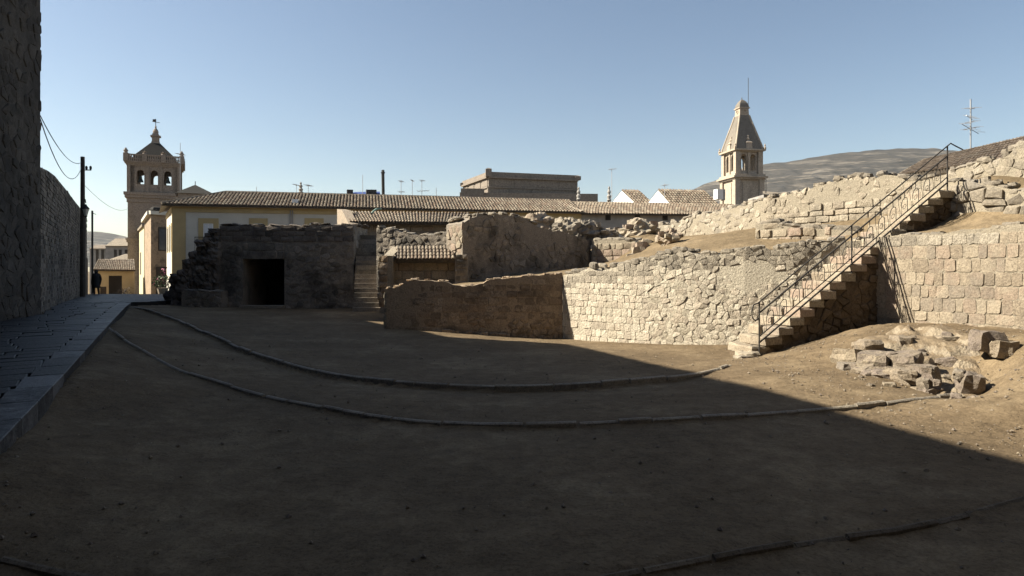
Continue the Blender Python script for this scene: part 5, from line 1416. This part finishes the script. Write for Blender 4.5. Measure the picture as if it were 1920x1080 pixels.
def bell_tower():
    d = 95.0; s = (d + 3.4) / F; c = W(292, 505, d + 3.4); rz = math.atan2(c.x, c.y) * -1 - R(3.5) + R(0)
    z = lambda y: EYE + (HY - y) * s
    r = thing("bell_tower", "square stone bell tower with three open arches and a pyramid roof at left", "church tower", (c.x, c.y, -4))
    a = 6.6; C = (c.x, c.y)
    MB().frus(C, a, a, -6, z(376), rz).build("shaft", M['tower'], r)
    MB().frus(C, a + .3, a + .3, z(456), z(452), rz).frus(C, a + .5, a + .5, z(452), z(449), rz).frus(C, a + .1, a + .1, z(520), z(514), rz).build("string_course", M['tower'], r)
    mb = MB()
    for y0_, y1_, e in ((384, 376, .25), (376, 371, .7), (371, 366, .95)): mb.frus(C, a + e, a + e, z(y0_), z(y1_), rz)
    mb.build("cornice", M['tower'], r)
    for sd in range(4):
        p = lpath(C, rz, a - .1, sd); L = p.L
        op = [(cu - .47, cu + .47, z(351), arch_head(cu, .47, z(331))) for cu in (L * .235, L * .5, L * .765)]
        wall_shell(MB(), p, lambda u: z(366), lambda u: z(316), .8, step=2, openings=op).build("belfry_wall", M['tower'], r)
        for cu in (.12, L * .37, L * .63, L - .12): wbox(p, cu - .17, cu + .17, z(366), z(316), .003, .16).build("pilaster", M['tower'], r)
        for cu in (L * .235, L * .765, L * .5)[:2 if sd in (0,) else 0]:
            q = p.P(cu, 0, -.4); bl = MB().lathe((q.x, q.y, 0), [(.38, z(347)), (.34, z(345)), (.2, z(341)), (.17, z(337)), (.05, z(335)), (.04, z(330))], 10).build("bell", M['bronze'], r)
        # balustrade
        e = a + .9; p2 = lpath(C, rz, e, sd); L2 = p2.L
        wbox(p2, 0, L2, z(300), z(298), -.25, .0).build("handrail", M['tower'], r)
        bm = MB()
        for k in range(26):
            u = .4 + (L2 - .8) * k / 25; q = p2.P(u, 0, -.12); bm.lathe((q.x, q.y, 0), [(.10, z(310)), (.15, z(306)), (.09, z(303)), (.12, z(300))], 6)
        bm.build("baluster_row", M['tower'], r)
        for k in range(4):
            if k == 3: continue
            u = .25 + (L2 - .5) * k / 3; q = p2.P(u, 0, -.2); hh = 290 if k == 0 else 294
            MB().box((q.x, q.y, z(311)), (.62, .62, z(297) - z(311)), rz).lathe((q.x, q.y, 0), [(.34, z(297)), (.2, z(295)), (.34, z(293)), (.2, z(hh)), (.03, z(hh - 3))], 8).build("pinnacle", M['tower'], r)
    mb = MB()
    for y0_, y1_, e in ((318, 315, .25), (315, 312, .6), (312, 310, .95)): mb.frus(C, a + e, a + e, z(y0_), z(y1_), rz)
    mb.build("upper_cornice", M['tower'], r)
    MB().frus(C, a - .5, 5.2, z(310), z(298), rz).frus(C, 5.2, 3.15, z(298), z(283.5), rz).frus(C, 3.15, 1.3, z(283.5), z(270), rz).build("roof", M['slate'], r)
    ln = MB().frus(C, 1.2, 1.05, z(271), z(266), rz).frus(C, .95, .95, z(266), z(257), rz).frus(C, 1.35, 1.35, z(257), z(255), rz).frus(C, 1.0, .7, z(255), z(250), rz).lathe((c.x, c.y, 0), [(.36, z(250)), (.40, z(247)), (.26, z(243)), (.08, z(240)), (.16, z(238)), (.05, z(236))], 10)
    ln.build("lantern", M['tower'], r)
    v = MB().tube([(c.x, c.y, z(240)), (c.x, c.y, z(223))], .05, 5)
    v.tube([(c.x - .5, c.y, z(228)), (c.x + .6, c.y, z(230))], .04, 4); v.obox((c.x - .45, c.y, z(228)), (.5, 0, 0), (0, .04, 0), (0, 0, .35)); v.build("weather_vane", M['iron'], r)
    # side chapel roof behind
    q = W(366, 347, 88); r2 = thing("chapel", "low pyramid roofed chapel right of the bell tower", "church", (q.x, q.y, 0))
    MB().frus((q.x, q.y), 4.0, 4.0, -3, W(0, 366, 88).z, rz).build("wall", M['tower'], r2)
    MB().frus((q.x, q.y), 4.6, .15, W(0, 366, 88).z, q.z, rz).build("roof", M['slate'], r2)
    MB().tube([q, q + Vector((0, 0, .5))], .05, 5).build("cross", M['iron'], r2)
bell_tower()

def spire():
    d = 70.0; s = (d + 1.8) / F; rz = R(10); a = 3.0; c = W(1391, 505, d + 1.8); C = (c.x, c.y)
    z = lambda y: EYE + (HY - y) * s
    r = thing("church_spire", "tall pale church tower with steep tapering spire before the mountain", "church tower", (c.x, c.y, 0))
    MB().frus(C, a, a, -4, z(337), rz).build("shaft", M['spire'], r)
    m = Matrix.Rotation(rz, 2)
    def corner(sx, sy, h): 
        q = m @ Vector((sx * h, sy * h)); return (c.x + q.x, c.y + q.y)
    for sx, sy in ((-1, -1), (1, -1), (1, 1), (-1, 1)):
        q = corner(sx, sy, a / 2 - .1); MB().frus(q, .56, .56, -4, z(337), rz).build("buttress", M['spire'], r)
        q = corner(sx, sy, a / 2 - .2); MB().frus(q, .52, .52, z(330), z(288), rz).frus(q, .34, .1, z(284), z(274), rz).build("pilaster", M['spire'], r)
    mb = MB()
    for y0_, y1_, e in ((340, 337, .5), (337, 334, .9), (334, 330, .5)): mb.frus(C, a + e, a + e, z(y0_), z(y1_), rz)
    mb.build("cornice", M['spire'], r)
    for sd in range(4):
        p = lpath(C, rz, a - .25, sd); L = p.L
        op = [(cu - .3, cu + .3, z(323), arch_head(cu, .3, z(298))) for cu in (L * .31, L * .69)]
        wall_shell(MB(), p, lambda u: z(330), lambda u: z(288), .45, step=2, openings=op).build("belfry_wall", M['spire'], r)
        wbox(p, L * .5 - .12, L * .5 + .12, z(330), z(288), .003, .1).build("pilaster", M['spire'], r)
        p0 = lpath(C, rz, a, sd); wbox(p0, L * .28, L * .76, z(386), z(345), .003, .06).build("panel", M['spire'], r)
        q = lpath(C, rz, a + .1, sd).P(1.55, 0, -.32)
        dm = MB().frus((q.x, q.y), .72, .62, z(285), z(272), rz).frus((q.x, q.y), .75, .1, z(272), z(266), rz).lathe((q.x, q.y, 0), [(.17, z(267)), (.2, z(264)), (.1, z(261)), (.12, z(259)), (.02, z(256.5))], 8)
        dm.build("dormer", M['spire'], r)
        q = corner((-1, 1, 1, -1)[sd], (-1, -1, 1, 1)[sd], a / 2 + .2); MB().lathe((q[0], q[1], 0), [(.12, z(285)), (.16, z(281)), (.05, z(279)), (.1, z(277)), (.02, z(274))], 6).build("finial", M['spire'], r)
    MB().frus(C, a + .15, a + .15, z(289), z(287), rz).frus(C, a + .55, a + .55, z(287), z(284), rz).build("upper_cornice", M['spire'], r)
    mb = MB(); prof = [(284, 3.12), (275, 2.88), (246, 1.96), (228, 1.38), (218, 1.1)]
    for (y0_, w0), (y1_, w1) in zip(prof, prof[1:]): mb.frus(C, w0, w1, z(y0_), z(y1_), rz)
    mb.build("spire_roof", M['spire_roof'], r)
    for sx, sy in ((-1, -1), (1, -1), (-1, 1), (1, 1)):
        pts = [Vector((*corner(sx, sy, w / 2), z(y))) for y, w in prof]; MB().tube(pts, .10, 5).build("rib", M['spire'], r)
    ln = MB().frus(C, 1.08, 1.0, z(218), z(205), rz).frus(C, 1.22, 1.22, z(205), z(203), rz).build("lantern", M['spire'], r)
    for sd in (0, 3):
        p = lpath(C, rz, 1.06, sd); q = p.P(.53, z(211), .02); nn = p.at(.5)[1]; ax = Vector((nn.x, nn.y, 0)); t_ = Vector((-nn.y, nn.x, 0))
        ring = [q + t_ * math.cos(t) * .18 + Vector((0, 0, math.sin(t) * .18)) for t in np.linspace(0, 6.283, 13)]; MB().tube(ring, .045, 5).build("roundel", M['spire'], ln)
    dp = [(203, 1.1), (199, 1.02), (195, .86), (191, .6), (187.5, .25)]; mb = MB()
    for (y0_, w0), (y1_, w1) in zip(dp, dp[1:]): mb.frus(C, w0, w1, z(y0_), z(y1_), rz)
    mb.tube([(c.x, c.y, z(188)), (c.x, c.y, z(183))], .05, 5).build("dome", M['spire_roof'], r)
    q = corner(1, -1, .62); MB().tube([(q[0] - .1, q[1] + .3, z(204)), (q[0] - .1, q[1] + .3, z(147))], .03, 4).build("lightning_rod", M['iron'], r)
spire()

# ------------------------------------------------------------------ skyline between the towers
def flat_building():
    d = 100.0; s = d / F; z = lambda y: EYE + (HY - y) * s
    A, B, Cc = Vector(wxy(868, 111)), Vector(wxy(916, 100)), Vector(wxy(1083, 104))
    r = thing("flat_roofed_building", "big square stone block with parapet on the skyline in the middle", "building", (B.x, B.y, 0))
    D = A + (Cc - B)
    MB().prism([tuple(A), tuple(B), tuple(Cc), tuple(D)], 0, z(331)).build("wall", M['flatstone'], r)
    pf, ps = Path(tuple(B), tuple(Cc)), Path(tuple(A), tuple(B))
    for p in (pf, ps):
        wbox(p, -.0, p.L, z(331), z(322), -.35, .12).build("parapet", M['flatstone'], r)
        wbox(p, -.0, p.L, z(334), z(330.5), .003, .4).build("cornice", M['flatstone'], r)
        wbox(p, -.0, p.L, z(352), z(349), .003, .2).build("string_course", M['flatstone'], r)
        for k in range(5): 
            u = p.L * k / 4; wbox(p, max(0, u - .35), min(p.L, u + .35), z(372), z(352.5), .004, .12).build("pilaster", M['flatstone'], r)
        for k in range(4): 
            u = p.L * (k + .5) / 4; wbox(p, u - p.L * .09, u + p.L * .09, z(348), z(336), .004, .08).build("panel", M['flatstone'], r)
    for q, h in ((B, 317), (Cc, 324), (A, 326)): MB().box((q.x, q.y, z(331)), (.9, .9, z(h) - z(331)), .1).frus((q.x, q.y), .8, .2, z(h), z(h - 2), .1).build("pier", M['flatstone'], r)
    b = Path(wxy(858, 97), wxy(1121, 101))
    MB().prism([wxy(862, 99), wxy(1121, 101), wxy(1121, 106), wxy(862, 106)], 0, z(362)).build("lower_wing", M['flatstone'], r)
    MB().prism([wxy(864, 98), wxy(908, 98.5), wxy(900, 101), wxy(870, 101)], 0, z(356)).build("side_wing", M['flatstone'], r)
flat_building()
def finial(px, yt, yb, d, label):
    q = W(px, yb, d); s = d / F; z = lambda y: EYE + (HY - y) * s; h = yb - yt
    r = thing("stone_finial", label, "finial", (q.x, q.y, 0), "stone finials on the skyline")
    MB().frus((q.x, q.y), 6 * s, 6 * s, 0, z(yb - h * .15)).build("pedestal", M['flatstone'], r)
    MB().lathe((q.x, q.y, 0), [(4.6 * s, z(yb - h * .15)), (3 * s, z(yb - h * .22)), (4.4 * s, z(yb - h * .4)), (2 * s, z(yb - h * .5)), (3.6 * s, z(yb - h * .65)), (1.4 * s, z(yb - h * .8)), (2.2 * s, z(yb - h * .9)), (.4 * s, z(yt))], 10).build("urn", M['greyplaster'], r)
finial(564, 341, 364, 75, "dark stone finial over the cream house roof")
finial(1142, 349, 380, 75, "dark stone finial left of the white gabled houses")
finial(1085, 350, 378, 74, "pale stone finial at the right corner of the flat roofed block")
def antenna(px, yt, yb, d, label, arms, group="thin antennas over the roofs"):
    q = W(px, yb, d); t = W(px, yt, d); s = d / F
    r = thing("antenna", label, "antenna", q, group)
    MB().tube([q, t], .5 * s, 4).build("mast", M['metal'], r)
    for f, w_ in arms:
        p = t.lerp(q, f); bm = MB(); bm.tube([p - Vector((w_ * s * .6, 0, 0)), p + Vector((w_ * s, 0, w_ * s * .15))], .35 * s, 4)
        for k in range(4): 
            e = p + Vector(((-.5 + k * .4) * w_ * s, 0, 0)); bm.tube([e - Vector((0, 1.2, .25 * k * 0)), e + Vector((0, 1.2, 2 * s))], .3 * s, 3)
        bm.build("crossbar", M['metal'], r)
antenna(556, 346, 364, 72, "short antenna just left of the finial over the cream house", [(.1, 3)])
antenna(578, 346, 364, 72, "antenna with tilted crossbar just right of the finial", [(.15, 6)])
antenna(680, 328, 366, 76, "plain thin mast over the blue roof", [])
antenna(752, 338, 368, 76, "antenna with a crossbar low on its mast, left of the middle pair", [(.1, 5), (.75, 7)])
antenna(773, 338, 368, 77, "plain mast between two antennas with crossbars", [(.05, 2)])
antenna(791, 338, 368, 78, "antenna with one long sloping crossbar", [(.05, 6), (.7, 14)])
antenna(818, 352, 370, 78, "stubby mast left of the flat roofed block", [])
antenna(1147, 316, 378, 72, "tall antenna with a flat top bar beside the right finial", [(.03, 9)])
antenna(1246, 344, 372, 74, "short antenna above the white gabled houses", [(.15, 6)])
antenna(338, 268, 380, 90, "thin mast right of the bell tower roof", [(.2, 4)])
antenna(481, 350, 364, 70, "stubby dark pipe on the cream house roof", [])
# big television mast at right
q = W(1820, 278, 24); t = W(1820, 186, 24)
r = thing("antenna", "tall aerial mast with several crossbars on the roof at far right", "antenna", q)
MB().tube([q - Vector((0, 0, .5)), t], .025, 5).build("mast", M['metal'], r)
for f, w_, tl in ((.18, .28, .1), (.35, .2, -.4), (.47, .24, .3), (.56, .42, -.5), (.60, .35, .25)):
    p = t.lerp(q, f); bm = MB(); bm.tube([p - Vector((w_ * .8, 0, w_ * tl * .5)), p + Vector((w_, .2, w_ * tl))], .012, 4)
    for k in range(5): 
        e = p + Vector((w_ * (-.7 + k * .4), 0, w_ * tl * (-.5 + k * .35))); bm.tube([e - Vector((.03, .25, .06)), e + Vector((.03, .25, .06))], .008, 3)
    bm.build("crossbar", M['metal'], r)
# dark chimney mast and blue roof
q = W(719, 366, 70); r = thing("chimney", "tall thin dark chimney pipe beside the blue roof", "chimney", q)
MB().tube([q - Vector((0, 0, 1)), W(718, 325, 70)], .17, 7).build("pipe", M['iron'], r); MB().lathe(W(718, 325, 70), [(.2, 0), (.24, .1), (.12, .2), (.2, .28), (.05, .38)], 8).build("cowl", M['iron'], r)
r = thing("blue_roof", "bright blue sheet roof peeping over the cream house ridge", "roof", W(682, 366, 78))
MB().add([W(640, 368, 78), W(714, 368, 78), W(712, 359, 80), W(665, 360, 80), W(640, 368, 84), W(714, 368, 84)], [(0, 1, 2, 3), (2, 5, 4, 3), (0, 3, 4), (1, 5, 2)]).build("sheet", M['blue'], r)
for px in (656, 692, 700): MB().box(W(px, 364, 79), (.7, .7, .5), .3).build("vent", M['iron'], r)
# white gabled houses
def gable_house(label, gx0, gx1, gxa, yb, ya, rx, ry_top, ry_bot, d):
    r = thing("white_house", label, "house", W(gx0, yb, d), "white gabled houses right of centre")
    a, b_, t = W(gx0, yb, d + 4), W(gx1, yb, d - 1), W(gxa, ya, d + 1.8); dn = Vector((0, 0, -5))
    off = Vector((1, .25, 0)).normalized() * ((rx - gx1) * d / F)
    MB().add([a + dn, b_ + dn, b_, t, a] + [p + off for p in (a + dn, b_ + dn, b_, t, a)], [(0, 1, 2, 3, 4), (9, 8, 7, 6, 5), (1, 6, 7, 2), (0, 4, 9, 5)]).build("wall", M['white'], r)
    sl_ = (b_ - t).normalized() * .4; tt, bb, aa = t + Vector((0, 0, .08)), b_ + sl_ + Vector((0, 0, .08)), a + Vector((0, 0, .08))
    tiled_roof(r, bb, bb + off, tt + off, tt, max(6, int(off.length / .35)), 7)
    MB().add([tt, tt + off, aa + off, aa], [(0, 1, 2, 3)]).build("rear_slope", M['tile'], r)
gable_house("white gabled house farther left of the pair on the skyline", 1148, 1190, 1166, 380, 358, 1225, 358, 372, 84)
gable_house("white gabled house nearer the church spire", 1214, 1256, 1234, 382, 357, 1356, 357, 380, 76)
r = thing("white_box", "white rooftop cabinet beside the church spire", "box", W(1349, 372, 60)); MB().box(W(1347, 374, 60), (.6, .6, .9), .3).build("cabinet", M['white'], r); MB().box(W(1354, 376, 60.5), (.3, .5, 1.0), .3).build("side_panel", M['greyplaster'], r)
r = thing("brown_shed", "low dark tiled shed just right of the church spire", "shed", W(1470, 370, 60))
MB().obox(W(1432, 372, 60), (3.6, .6, 0), (0, 4, 0), (0, 0, .35)).build("wall", M['greyplaster'], r)
MB().add([W(1430, 363, 59.6), W(1512, 371, 60), W(1512, 366, 62), W(1430, 358, 62)], [(0, 1, 2, 3)]).build("roof", M['tile'], r); MB().tube([W(1436, 362, 60), W(1436, 332, 60)], .05, 4).build("mast", M['iron'], r)
r = thing("white_parapet", "small white parapet at the foot of the church spire", "wall", W(1378, 386, 55)); MB().obox(W(1370, 392, 55), (1.0, .2, 0), (0, .6, 0), (0, 0, .3)).build("panel", M['white'], r)

# tiled house behind the high wall at right
rT = thing("tiled_house", "white house under a long clay tile roof behind the high wall at right", "house", W(1740, 330, 24))
e0, e1, r1_, r0 = W(1686, 329, 24), W(1950, 292, 17.2), W(1960, 250, 19.5), W(1736, 300, 26.5)
tiled_roof(rT, e0, e1, r1_, r0, 40, 8, key='tile_dark')
MB().tube([r0, r1_], .06, 6).build("ridge_cap", M['tile'], rT)
MB().tube([e0, r0], .08, 6).build("verge_cap", M['tile'], rT)
MB().add([e0 + Vector((.3, .3, -.05)), e1 + Vector((0, .3, -.05)), e1 + Vector((0, .3, -3)), e0 + Vector((.3, .3, -3)), e0 + Vector((.3, 3, -3)), r0 + Vector((.3, .3, -.15))], [(0, 1, 2, 3), (0, 3, 4, 5)]).build("wall", M['white'], rT)

# ------------------------------------------------------------------ mountain and far hill
def hill(name, label, prof, d, depth, mat, seed, zfoot=-5):
    """ridge line from the photograph's skyline, falling toward the viewer with gullies"""
    xs = np.linspace(prof[0][0], prof[-1][0], 260); nv = 110; vs, fs = [], []
    px = [p[0] for p in prof]; py = [p[1] for p in prof]
    for j in range(nv + 1):
        t = j / nv
        for i, x in enumerate(xs):
            y = np.interp(x, px, py); top = EYE + (HY - y) / F * d
            dd = d - depth * (1 - t)
            X = (x - CX) / F * d
            p = Vector((X * .004, dd * .004, seed))
            prof_t = .15 * t + .85 * t ** 1.35
            z = zfoot + (top - zfoot) * prof_t
            z += (noise.fractal(p * 1.2, 1.0, 2.0, 5) * .10 + .03 * abs(noise.noise(p * 6))) * (top - zfoot) * (1 - t) * t * 2.2
            z += (top - zfoot) * .008 * noise.noise(Vector((x * .05, seed, 0))) * t
            h_ = (z - zfoot) / (top - zfoot) * 9 + .8 * noise.noise(p * 3); z += (top - zfoot) / 9 * .55 * math.sin(2 * math.pi * h_) / (2 * math.pi) * min(1, (1 - t) * 6)
            z += (top - zfoot) * .035 * (noise.ridged_multi_fractal(Vector((x * .02, t * 1.2, seed)), .9, 2.0, 4, 1.0, 2.0) - 1.2) * (1 - t) * t * 3
            vs.append((X, dd, z))
    for i in range(len(xs)):      # back side
        x, y, z = vs[nv * len(xs) + i]; vs.append((x, y + depth * .6, zfoot))
    n = len(xs)
    for j in range(nv + 1):
        for i in range(n - 1): fs.append((j * n + i, j * n + i + 1, (j + 1) * n + i + 1, (j + 1) * n + i))
    me = bpy.data.meshes.new(name); me.from_pydata(vs, [], fs); me.polygons.foreach_set("use_smooth", [True] * len(me.polygons)); me.materials.append(mat)
    o = bpy.data.objects.new(name, me); COL.objects.link(o); o["kind"] = 'structure'; o["label"] = label
def mountain_mat():
    m, n, l, p = nodes("mountain_rock")
    geo = N(n, "ShaderNodeNewGeometry"); pos = geo.outputs["Position"]
    mp = N(n, "ShaderNodeMapping"); mp.inputs["Scale"].default_value = (.0022, .0022, .03); l.new(pos, mp.inputs[0])
    n1 = noise_node(n, l, mp.outputs[0], 2.4, 6, .6); r1 = ramp(n, [(.32, (.018, .015, .013)), (.42, (.062, .052, .042)), (.49, (.024, .021, .018)), (.56, (.075, .063, .051)), (.60, (.19, .162, .132)), (.66, (.05, .044, .036))]); l.new(n1.outputs["Fac"], r1.inputs[0])
    n2 = noise_node(n, l, pos, .012, 9, .75); r2 = ramp(n, [(.35, (.7, .7, .68)), (.65, (1.1, 1.08, 1.05))]); l.new(n2.outputs["Fac"], r2.inputs[0])
    c = mixc(n, l, 'MULTIPLY', 1.0, r1.outputs[0], r2.outputs[0]); l.new(c, p.inputs["Base Color"]); p.inputs["Roughness"].default_value = 1.0
    nb = noise_node(n, l, mp.outputs[0], 3, 9, .7); b = N(n, "ShaderNodeBump"); b.inputs["Strength"].default_value = .8; b.inputs["Distance"].default_value = 14.0
    l.new(nb.outputs["Fac"], b.inputs["Height"]); l.new(b.outputs[0], p.inputs["Normal"]); return m
M['mount'] = mountain_mat()
hill("mountain", "bare brown layered mountain with a flat top behind the church spire", [(1180, 420), (1240, 395), (1290, 360), (1318, 346), (1345, 337), (1385, 318), (1430, 308), (1475, 303), (1520, 296), (1560, 289), (1600, 285), (1640, 281), (1680, 279), (1720, 278), (1760, 279), (1800, 284), (1850, 296), (1950, 330), (2200, 400)], 2600, 1500, M['mount'], 1.3)
hill("hill", "pale hazy hill at the end of the street", [(-40, 450), (40, 440), (110, 434), (178, 434), (205, 437), (230, 442), (260, 450), (330, 470), (420, 490)], 2600, 1500, M['mount'], 5.1)

# ------------------------------------------------------------------ air
mh = bpy.data.materials.new("air"); mh.use_nodes = True; nh = mh.node_tree.nodes; nh.clear()
oh = nh.new("ShaderNodeOutputMaterial"); pv = nh.new("ShaderNodeVolumePrincipled"); pv.inputs["Color"].default_value = (.86, .94, 1.0, 1); pv.inputs["Density"].default_value = .00004; pv.inputs["Anisotropy"].default_value = .25
mh.node_tree.links.new(pv.outputs[0], oh.inputs["Volume"])
hz = MB().obox((-4500, -1500, -9), (9000, 0, 0), (0, 6500, 0), (0, 0, 560)).build("haze", mh, kind='stuff')
hz["label"] = "thin pale air haze toward the mountain"
q = ground_at(400, 3.95)
tw = MB(); q.z += .01; tw.tube([q + Vector((-.06, -.02, 0)), q + Vector((.0, .0, .012)), q + Vector((.07, .05, .004))], .004, 5, r1=.002); tw.tube([q + Vector((.01, .0, .01)), q + Vector((.05, -.03, .006))], .003, 4)
tag(tw.build("twig", M['pale']), "small pale twig lying on the dark dirt near the viewer", "twig")
